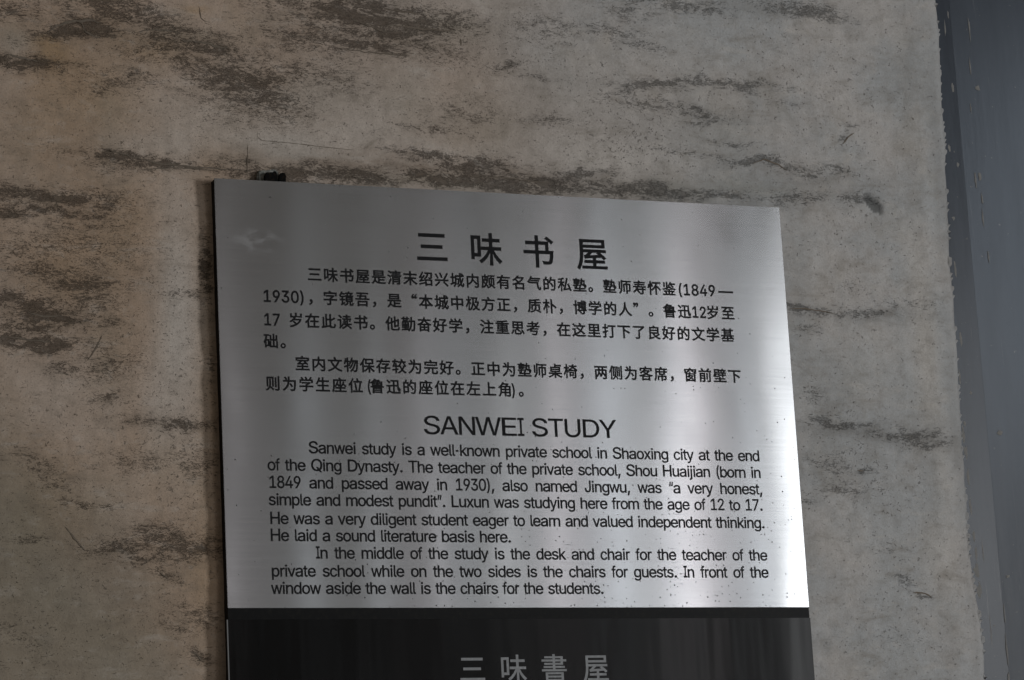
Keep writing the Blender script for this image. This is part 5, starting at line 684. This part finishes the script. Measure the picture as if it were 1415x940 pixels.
[235,[37,267,80,267,80,-21,80,-33,78,-44,75,-54,71,-64,67,-72,61,-79,54,-86,46,-91,36,-95,26,-98,15,-100,3,-100,-7,-100,-7,-61,1,-61,10,-60,17,-58,24,-55,28,-51,32,-45,35,-38,36,-30,37,-20],[59,312,53,312,47,314,42,316,38,320,34,324,31,329,29,334,29,340,29,346,31,351,34,356,38,360,42,364,47,366,53,368,59,369,65,368,70,366,75,364,80,360,84,356,86,351,88,346,89,340,88,334,86,329,84,324,80,320,75,316,70,314,65,312]],
[536,[77,96,77,149,85,149,200,267,253,267,130,140,125,140],[37,0,37,358,80,358,80,0],[207,0,104,131,135,161,262,0]],
[266,[98,-2,84,-1,71,2,61,7,52,14,45,23,41,33,38,46,37,59,37,358,80,358,80,69,80,61,81,54,83,48,85,44,87,41,91,38,97,37,103,37,113,37,119,38,127,2,114,-1]],
[858,[37,0,37,267,79,267,79,208,76,208,79,218,83,227,88,236,93,243,99,250,106,256,113,261,121,265,129,268,137,270,146,271,154,272,168,271,181,267,192,262,202,254,211,244,217,233,222,221,226,207,220,207,223,217,227,226,231,234,237,241,244,248,251,254,259,259,268,264,277,267,287,270,297,271,307,272,319,271,330,269,340,266,350,262,359,256,367,249,374,241,380,231,385,220,389,208,391,194,392,179,392,0,349,0,349,179,348,192,345,203,340,213,333,220,324,226,315,229,305,232,295,233,286,232,278,231,270,228,263,225,257,221,252,216,247,210,243,204,240,197,238,190,236,182,236,174,236,0,193,0,193,183,192,193,189,203,185,211,178,219,170,225,161,229,151,232,140,233,133,232,125,231,118,228,111,225,104,221,98,216,93,210,89,204,85,196,82,187,81,178,80,167,80,0]],
[577,[80,160,80,0,37,0,37,267,79,267,79,202,72,202,79,219,87,234,96,246,107,255,119,262,132,267,145,270,160,271,173,270,185,268,197,264,208,259,217,253,226,245,233,236,240,226,245,214,248,200,251,185,251,169,251,0,208,0,208,166,207,180,204,193,199,205,192,214,183,222,173,227,161,231,148,232,138,231,130,230,121,227,113,223,106,219,99,213,94,207,89,199,85,190,82,181,81,171]],
[584,[146,-6,128,-5,112,-1,96,4,82,12,69,21,58,32,48,45,39,60,33,76,28,93,25,112,24,132,25,152,28,171,33,189,39,205,48,220,58,232,69,244,82,253,96,261,112,266,128,269,146,271,164,269,180,266,196,261,210,253,223,244,235,232,244,220,253,205,260,189,264,171,267,152,268,132,267,112,264,93,260,76,253,60,244,45,235,32,223,21,210,12,196,4,180,-1,164,-5],[146,33,159,34,170,36,181,40,190,46,198,54,205,62,211,72,216,83,220,94,223,106,224,119,225,132,224,145,223,158,220,170,216,182,211,192,205,202,198,211,190,218,181,224,170,229,159,231,146,232,133,231,122,229,111,224,102,218,94,211,87,202,81,193,76,182,73,170,70,158,68,145,68,132,68,119,70,106,73,94,76,83,81,72,87,62,94,54,102,46,111,40,122,36,133,34]],
[597,[37,-100,37,267,79,267,79,225,83,225,97,243,101,248,107,253,113,258,121,262,129,266,138,268,149,270,161,271,177,269,193,266,207,261,220,254,232,244,243,233,252,221,260,206,267,190,271,172,274,153,275,133,274,112,271,93,267,76,260,59,252,45,243,32,233,21,220,11,207,4,193,-2,178,-5,161,-6,150,-5,139,-4,130,-1,121,3,114,7,108,12,102,17,97,22,83,41,80,41,80,-100],[155,33,167,34,178,36,188,40,197,46,205,53,212,62,217,71,222,82,226,94,229,106,230,119,231,133,230,147,229,160,226,172,222,184,218,194,212,204,205,212,197,219,188,225,178,229,167,231,155,232,143,231,132,229,122,225,113,220,106,213,99,205,93,195,88,185,84,173,81,161,80,148,79,133,80,119,81,105,84,93,88,81,93,70,99,61,106,53,114,46,123,40,133,36,143,34]],
[365,[37,0,37,267,79,267,79,226,81,226,86,235,91,244,99,252,107,258,117,264,127,268,138,270,150,271,161,271,171,270,171,227,162,228,146,229,136,229,128,227,120,225,112,221,105,217,99,212,93,206,89,200,85,192,82,184,81,176,80,167,80,0]],
[514,[128,-6,115,-5,102,-4,90,-1,79,2,69,7,59,13,51,19,43,27,37,35,32,45,28,55,25,66,66,75,69,65,74,56,80,48,87,42,96,38,105,35,116,33,128,32,141,33,153,35,163,39,172,44,179,50,184,57,188,64,189,72,188,79,186,85,183,91,179,96,173,100,166,104,158,107,149,109,105,120,88,125,73,131,61,138,51,146,43,156,37,167,34,179,33,193,34,204,36,214,40,224,46,233,53,242,61,249,70,255,81,261,93,265,105,268,118,270,132,271,145,270,157,268,168,266,179,262,188,258,196,252,204,246,210,239,216,231,221,223,225,214,228,204,189,195,186,202,182,209,177,216,171,222,163,227,154,231,144,233,132,234,120,233,110,231,101,228,92,223,85,217,80,210,77,203,76,195,77,188,79,182,82,176,87,171,93,167,101,163,110,160,121,157,161,147,179,142,193,136,206,129,216,121,223,111,229,100,232,88,233,75,232,64,230,53,226,43,220,33,213,25,204,17,194,10,183,5,171,0,157,-3,143,-5]],
[320,[143,267,143,230,5,230,5,267],[46,332,89,332,89,69,89,61,90,54,93,48,96,43,100,40,105,37,112,36,120,35,130,36,142,38,150,1,135,-2,118,-3,102,-2,88,2,75,7,65,15,56,25,50,37,47,50,46,65]],
[577,[128,-4,115,-3,103,-1,92,3,81,8,71,14,63,22,55,31,49,41,44,53,40,67,38,82,37,98,37,267,80,267,80,101,81,87,84,74,89,62,96,53,105,45,116,40,127,36,141,35,150,36,159,37,167,40,175,44,183,48,189,54,195,61,199,68,203,77,206,86,208,96,208,107,208,267,251,267,251,0,210,0,210,65,216,65,209,47,201,33,192,21,181,12,169,5,156,0,143,-3]],
[548,[114,0,12,267,59,267,116,109,132,61,145,15,130,15,143,61,158,109,215,267,261,267,159,0]],
[798,[97,0,16,267,61,267,94,150,108,96,123,29,116,29,131,95,145,150,177,267,223,267,254,150,269,96,283,29,275,29,291,95,305,150,338,267,383,267,302,0,259,0,224,121,214,158,204,197,195,238,204,238,195,197,185,158,174,121,140,0]],
[533,[15,0,121,154,120,120,20,267,70,267,104,215,126,178,146,145,123,145,142,178,164,215,198,267,247,267,147,119,147,151,252,0,202,0,162,60,141,96,122,128,144,128,126,96,104,60,64,0]],
[548,[33,-98,43,-60,50,-62,56,-63,62,-63,68,-63,73,-63,78,-61,83,-59,87,-56,92,-52,96,-47,99,-41,103,-34,106,-25,114,-1,12,267,59,267,116,109,131,61,145,15,129,15,142,61,158,109,215,267,261,267,144,-41,139,-51,135,-60,130,-68,124,-75,118,-82,112,-87,105,-92,98,-96,90,-98,82,-100,74,-102,64,-102,45,-101]],
[984,[492,172,492,132,0,132,0,172]],
[422,[36,224,74,358,106,358,85,224],[123,224,160,358,193,358,172,224]],
[422,[36,224,57,358,106,358,69,224],[123,224,144,358,193,358,156,224]],
]
HAN = "三味书屋是清末绍兴城内颇有名气的私塾。师寿怀鉴，字镜吾本城中极方正质朴博学的人”“鲁迅岁至在此读书他勤奋好注重思考这里打下了良文基础室内文物保存较为完好正中桌椅两侧客席窗前壁则生座位左上角書"
ENGLISH = "SANWEI STUDYSanwei study is a well-known private school in Shaoxing city at the end of the Qing Dynasty. The teacher of the private school, Shou Huaijian (born in 1849 and passed away in 1930), also named Jingwu, was “a very honest, simple and modest pundit”. Luxun was studying here from the age of 12 to 17. He was a very diligent student eager to learn and valued independent thinking. He laid a sound literature basis here. In the middle In front window—"
def unpack(chars, table):
    return {ch: (row[0] / 1000, [[(p[i] / 500, p[i + 1] / 500) for i in range(0, len(p), 2)] for p in row[1:]])
            for ch, row in zip(chars, table)}
G = unpack("".join(dict.fromkeys(HAN)), HAN_OUTLINES)
GL = unpack(sorted(set(ENGLISH) - {' '}), LATIN_OUTLINES)
HELV = {}
for ws, chs in ((278, 'fIt.,'), (556, 'abdeghnopqu0123456789L'), (500, 'ckszvxyJ'), (222, 'ijl'), (833, 'mM'), (333, 'r()-'),
                (722, 'wCDHNRUw'), (667, 'ABEKPSVXY'), (611, 'FTZ'), (778, 'GOQ'), (944, 'W')):
    for ch in chs: HELV[ch] = ws / 1000
HELV['“'] = HELV['”'] = .333; HELV[' '] = .278; HELV['—'] = 1.0
def ink(name, colour, rough):
    mt, nt, B = nmat(name); N = NB(nt)
    tc = N.n('ShaderNodeTexCoord').outputs['Object']
    d = tuple(min(1, v * 1.5 + .004) for v in colour)
    N.link(N.mix(N.ramp(N.noise(tc, 240, 4, .7), .45, .8), colour, d), B.inputs['Base Color'])
    B.inputs['Roughness'].default_value = rough; B.inputs['Specular IOR Level'].default_value = .15
    return mt
INK = ink('black_etched_ink', (0.009, 0.009, 0.010), .7)
SILVER = ink('grey_silver_lettering', (0.27, 0.275, 0.28), .6)
def outlined(pts, d):
    n = len(pts); out = []
    for i in range(n):
        ax, ay = pts[i - 1]; bx, by = pts[i]; cx, cy = pts[(i + 1) % n]
        ux, uy = bx - ax, by - ay; vx, vy = cx - bx, cy - by
        lu = math.hypot(ux, uy) or 1; lv = math.hypot(vx, vy) or 1
        n1 = (uy / lu, -ux / lu); n2 = (vy / lv, -vx / lv)
        sx, sy = n1[0] + n2[0], n1[1] + n2[1]; q = sx * sx + sy * sy
        if q < .3: out.append((bx + n1[0] * d, by + n1[1] * d)); continue
        out.append((bx + 2 * sx / q * d, by + 2 * sy / q * d))
    return out
from mathutils.geometry import delaunay_2d_cdt
CACHE = {}
def letter(sp, d):
    key = (id(sp), round(d, 4))
    if key in CACHE: return CACHE[key]
    big_ = max(sp, key=lambda p: abs(sum(p[i - 1][0] * p[i][1] - p[i][0] * p[i - 1][1] for i in range(len(p)))))
    ar = sum(big_[i - 1][0] * big_[i][1] - big_[i][0] * big_[i - 1][1] for i in range(len(big_)))
    dd = d if ar > 0 else -d                      # outer outlines run anticlockwise when the area is positive
    rings = [outlined(p, dd) for p in sp]
    V = []; Ed = []
    for p in rings:
        k = len(V); V += [Vector(q) for q in p]; Ed += [(k + i, k + (i + 1) % len(p)) for i in range(len(p))]
    vo, eo, fo, *_ = delaunay_2d_cdt(V, Ed, [], 0, 1e-5)
    keep = []
    for f in fo:
        cx = sum(vo[i].x for i in f) / len(f); cy = sum(vo[i].y for i in f) / len(f); turns = 0
        for p in rings:
            for i in range(len(p)):
                (x0, y0), (x1, y1) = p[i - 1], p[i]
                if (y0 <= cy) != (y1 <= cy):
                    if (x0 + (cy - y0) / (y1 - y0) * (x1 - x0)) > cx: turns += 1 if y1 > y0 else -1
        if turns: keep.append(tuple(f))
    CACHE[key] = ([tuple(v) for v in vo], keep, rings)
    return CACHE[key]
def glyph_mesh(name, items, bold, mtl, parent, yf):
    """items: (outlines, x, z, sx, sz); letters stand a quarter of a millimetre proud of the plate"""
    V = []; Fc = []; T = .00025
    for sp, x, z, sx, sz in items:
        vo, keep, rings = letter(sp, bold / sz)
        k = len(V); V += [(x + a * sx - SO[0], yf - T - SO[1], z + c_ * sz - SO[2]) for a, c_ in vo]
        Fc += [tuple(k + i for i in f) for f in keep]
        for p in rings:
            k = len(V); n = len(p)
            for a, c_ in p:
                V.append((x + a * sx - SO[0], yf - T - SO[1], z + c_ * sz - SO[2]))
                V.append((x + a * sx - SO[0], yf + .0001 - SO[1], z + c_ * sz - SO[2]))
            Fc += [(k + 2 * i, k + 2 * i + 1, k + (2 * i + 3) % (2 * n), k + (2 * i + 2) % (2 * n)) for i in range(n)]
    return mesh_obj(name, V, Fc, mtl, parent)
def latin(text, x0, x1, z, cap, track=None, natural=False):
    """set a line from x0 to x1 (ink to ink); gaps between words take up the slack"""
    em = cap / .716
    words = text.split(' ')
    A = lambda s: sum(HELV.get(ch, .556) for ch in s)
    k = KX
    tot = sum(A(w_) for w_ in words) * em * k
    pad = .06 * em * k
    if len(words) > 1: gap = ((x1 - x0 + 2 * pad) - tot) / (len(words) - 1)
    else: gap = 0; k *= (x1 - x0 + 2 * pad) / tot
    if natural:                                    # titles: one scale for all
        k2 = (x1 - x0 + 2 * pad) / ((A(text)) * em); k = k2; gap = .278 * em * k
    items = []; x = x0 - pad
    for w_ in words:
        for ch in w_:
            adv, sp = GL[ch]; hv = HELV.get(ch, .556)
            sy = em * (.955 if ch.islower() else 1.0)
            g_ = em * k * hv / adv; items.append((sp, x - .055 * adv * g_, z, g_ * 1.11, sy)); x += hv * em * k
        x += gap
    return items
KX = .915
def mid(p0, p1):
    (a, z_a), (b, z_b) = at(*p0, YP), at(*p1, YP)
    return a, b, (z_a + z_b) / 2
def hanzi(segs, em):
    """segs: (characters, centre of the first, centre of the last) measured in the photograph"""
    items = []; zs = []
    for s, c0, c1 in segs:
        zs.append(at(*c0, YP)[1]); zs.append(at(*c1, YP)[1])
    z = sum(zs) / len(zs)
    for s, c0, c1 in segs:
        a = at(*c0, YP)[0]; b = at(*c1, YP)[0]
        if s[0] in '19()—':
            wid = b - a; tot = sum(HELV.get(ch, .556) for ch in s); kk = wid / tot; x = a
            for ch in s:
                adv, sp = G[ch] if ch == '，' else GL[ch]; hv = HELV.get(ch, .556)
                items.append((sp, x, z - .385 * em, kk * hv / adv, em * 1.06)); x += hv * kk
            continue
        for j, ch in enumerate(s):
            cx_ = a + (b - a) * (j / max(1, len(s) - 1))
            items.append((G[ch][1], cx_ - .5 * em, z - .365 * em, em, em))
    return items
EM = .0199
LINES = [
 [('三味书屋是清末绍兴城内颇有名气的私塾。塾师寿怀鉴', (434.7, 379.8), (924.5, 399.6)), ('(1849', (936.0, 400.3), (989.3, 401.8)), ('—', (993, 402), (1012.5, 402.4))],
 [('1930)', (362.5, 410.0), (421.5, 411.5)), ('，', (435.0, 411.7), (435.0, 411.7)), ('字镜吾，是“本城中极方正，质朴，博学的人”。鲁迅', (456.4, 412.1), (945.7, 430.6)), ('12', (955.3, 431), (976.5, 431.6)), ('岁至', (985.1, 431.5), (1005.8, 432.3))],
 [('17', (363.5, 441.2), (388, 441.8)), ('岁在此读书。他勤奋好学，注重思考，在这里打下了良好的文学基', (409.1, 442.9), (1005.3, 463.6))],
 [('础。', (374.5, 471.7), (397.5, 472.4))],
 [('室内文物保存较为完好。正中为塾师桌椅，两侧为客席，窗前壁下', (418.0, 502.6), (1014.9, 520.2))],
 [('则为学生座位', (377.2, 530.4), (491.5, 533.5)), ('(', (506.5, 534), (513.0, 534)), ('鲁迅的座位在左上角', (521.3, 534.2), (697.9, 538.6)), (')', (706.5, 538.8), (713.0, 538.9)), ('。', (726.0, 539), (726.0, 539))],
]
LINES[3][0] = ('础。', (374.5, 471.7), (397.5, 472.2))
for L in LINES: glyph_mesh('text_line', hanzi(L, EM), .00047, INK, steel, YP)
ENG = [
 ('Sanwei study is a well-known private school in Shaoxing city at the end', (427.8, 626.9), (1049, 636.9)),
 ('of the Qing Dynasty. The teacher of the private school, Shou Huaijian (born in', (371, 650.6), (1050.8, 659.8)),
 ('1849 and passed away in 1930), also named Jingwu, was “a very honest,', (372.5, 674), (1053.5, 683.5)),
 ('simple and modest pundit”. Luxun was studying here from the age of 12 to 17.', (372.5, 698.1), (1053.8, 705.6)),
 ('He was a very diligent student eager to learn and valued independent thinking.', (374.2, 724.0), (1056.4, 730.0)),
 ('He laid a sound literature basis here.', (374.8, 747.7), (706, 749.4)),
 ('In the middle of the study is the desk and chair for the teacher of the', (438, 772.6), (1059.6, 773.9)),
 ('private school while on the two sides is the chairs for guests. In front of the', (376.4, 797.1), (1061.3, 798)),
 ('window aside the wall is the chairs for the students.', (376.5, 821), (834, 820.4)),
]
for t, p0, p1 in ENG:
    a, b, z = mid(p0, p1); glyph_mesh('text_line', latin(t, a, b, z, .0151), .00032, INK, steel, YP)
hd = glyph_mesh('heading', latin('SANWEI STUDY', *mid((587.2, 600.3), (850.3, 604.8)), .0238, natural=True), .00020, INK, steel, YP)
def big_chars(chars, pts, em, bold, mtl, par):
    zz_ = [at(*p, YP) for p in pts]; z = sum(q_[1] for q_ in zz_) / len(zz_)
    for ch, (x, _) in zip(chars, zz_):
        glyph_mesh('heading_character', [(G[ch][1], x - .5 * em, z - .365 * em, em, em)], bold, mtl, par, YP)
big_chars('三味书屋', [(596.8, 341.2), (671.3, 344.8), (744, 348.4), (818.2, 352.2)], .0468, .0007, INK, steel)
big_chars('三味書屋', [(652.6, 924.0), (709.4, 924.0), (765.9, 924.2), (823.5, 924.4)], .0378, .0003, SILVER, low_p)
# bright cut edge along the left side of the lower plaque
box('cut_edge', -.0021, -.0006, YP - .0003, YP + .0017, Z0 - H_ - .42, LZ - .0002, EDGE_GREY, sign, .0001, SO)

# ---------------------------------------------------------------- broken hook behind the top edge of the sign
mt, nt, B = nmat('rusty_black_iron'); N = NB(nt)
tc = N.n('ShaderNodeTexCoord').outputs['Object']
N.link(N.mix(N.ramp(N.noise(tc, 260, 4, .6), .5, .7), (0.004, 0.004, 0.004), (0.02, 0.013, 0.008)), B.inputs['Base Color'])
B.inputs['Roughness'].default_value = .9; B.inputs['Specular IOR Level'].default_value = .1
hook = empty('wall_hook', (*[at(380, 243)[0]], -.004, at(380, 243)[1])); HO = hook.location.copy()
tag(hook, 'small broken black iron hook sticking up behind the top left edge of the sign', 'hook')
def prism(name, outline, y0, y1, mtl, parent, org, bev=.0003):
    import bmesh
    bm = bmesh.new(); pts = [at(a, b, y0) for a, b in outline]
    f0 = [bm.verts.new((x - org[0], y0 - org[1], z - org[2])) for x, z in pts]
    face = bm.faces.new(f0)
    r = bmesh.ops.extrude_face_region(bm, geom=[face])
    for v in r['geom']:
        if isinstance(v, bmesh.types.BMVert): v.co.y += (y1 - y0)
    bmesh.ops.recalc_face_normals(bm, faces=bm.faces[:])
    bmesh.ops.bevel(bm, geom=bm.edges[:], offset=bev, segments=2, affect='EDGES', clamp_overlap=True)
    mm = bpy.data.meshes.new(name); bm.to_mesh(mm); bm.free(); mm.materials.append(mtl)
    o = bpy.data.objects.new(name, mm); COL.objects.link(o); o.parent = parent
    return o
prism('hook_plate', [(366, 258), (366.5, 242), (368, 238.2), (372, 238.8), (377, 238), (379, 236.4), (381.5, 237), (382.8, 241), (384, 245), (385.5, 258)], -.012, .001, mt, hook, HO)
prism('hook_tip', [(385.5, 258), (386, 243), (387.5, 239.5), (391, 238.4), (394, 239.6), (395.3, 243), (395, 258)], -.0105, .001, mt, hook, HO)
mt, nt, B = nmat('grey_filler'); N = NB(nt)
tc = N.n('ShaderNodeTexCoord').outputs['Object']
N.link(N.mix(N.ramp(N.noise(tc, 300, 4, .6), .35, .65), (0.13, 0.135, 0.12), (0.33, 0.32, 0.29)), B.inputs['Base Color'])
B.inputs['Roughness'].default_value = .9
prism('filler_patch', [(356, 258), (356, 240), (357, 237), (361, 235), (367, 235.5), (373, 234.6), (380, 233.4), (383, 235), (385.5, 239), (386.5, 247), (386.5, 258)], -.0058, .002, mt, wall, (0, 0, 0), .0015)
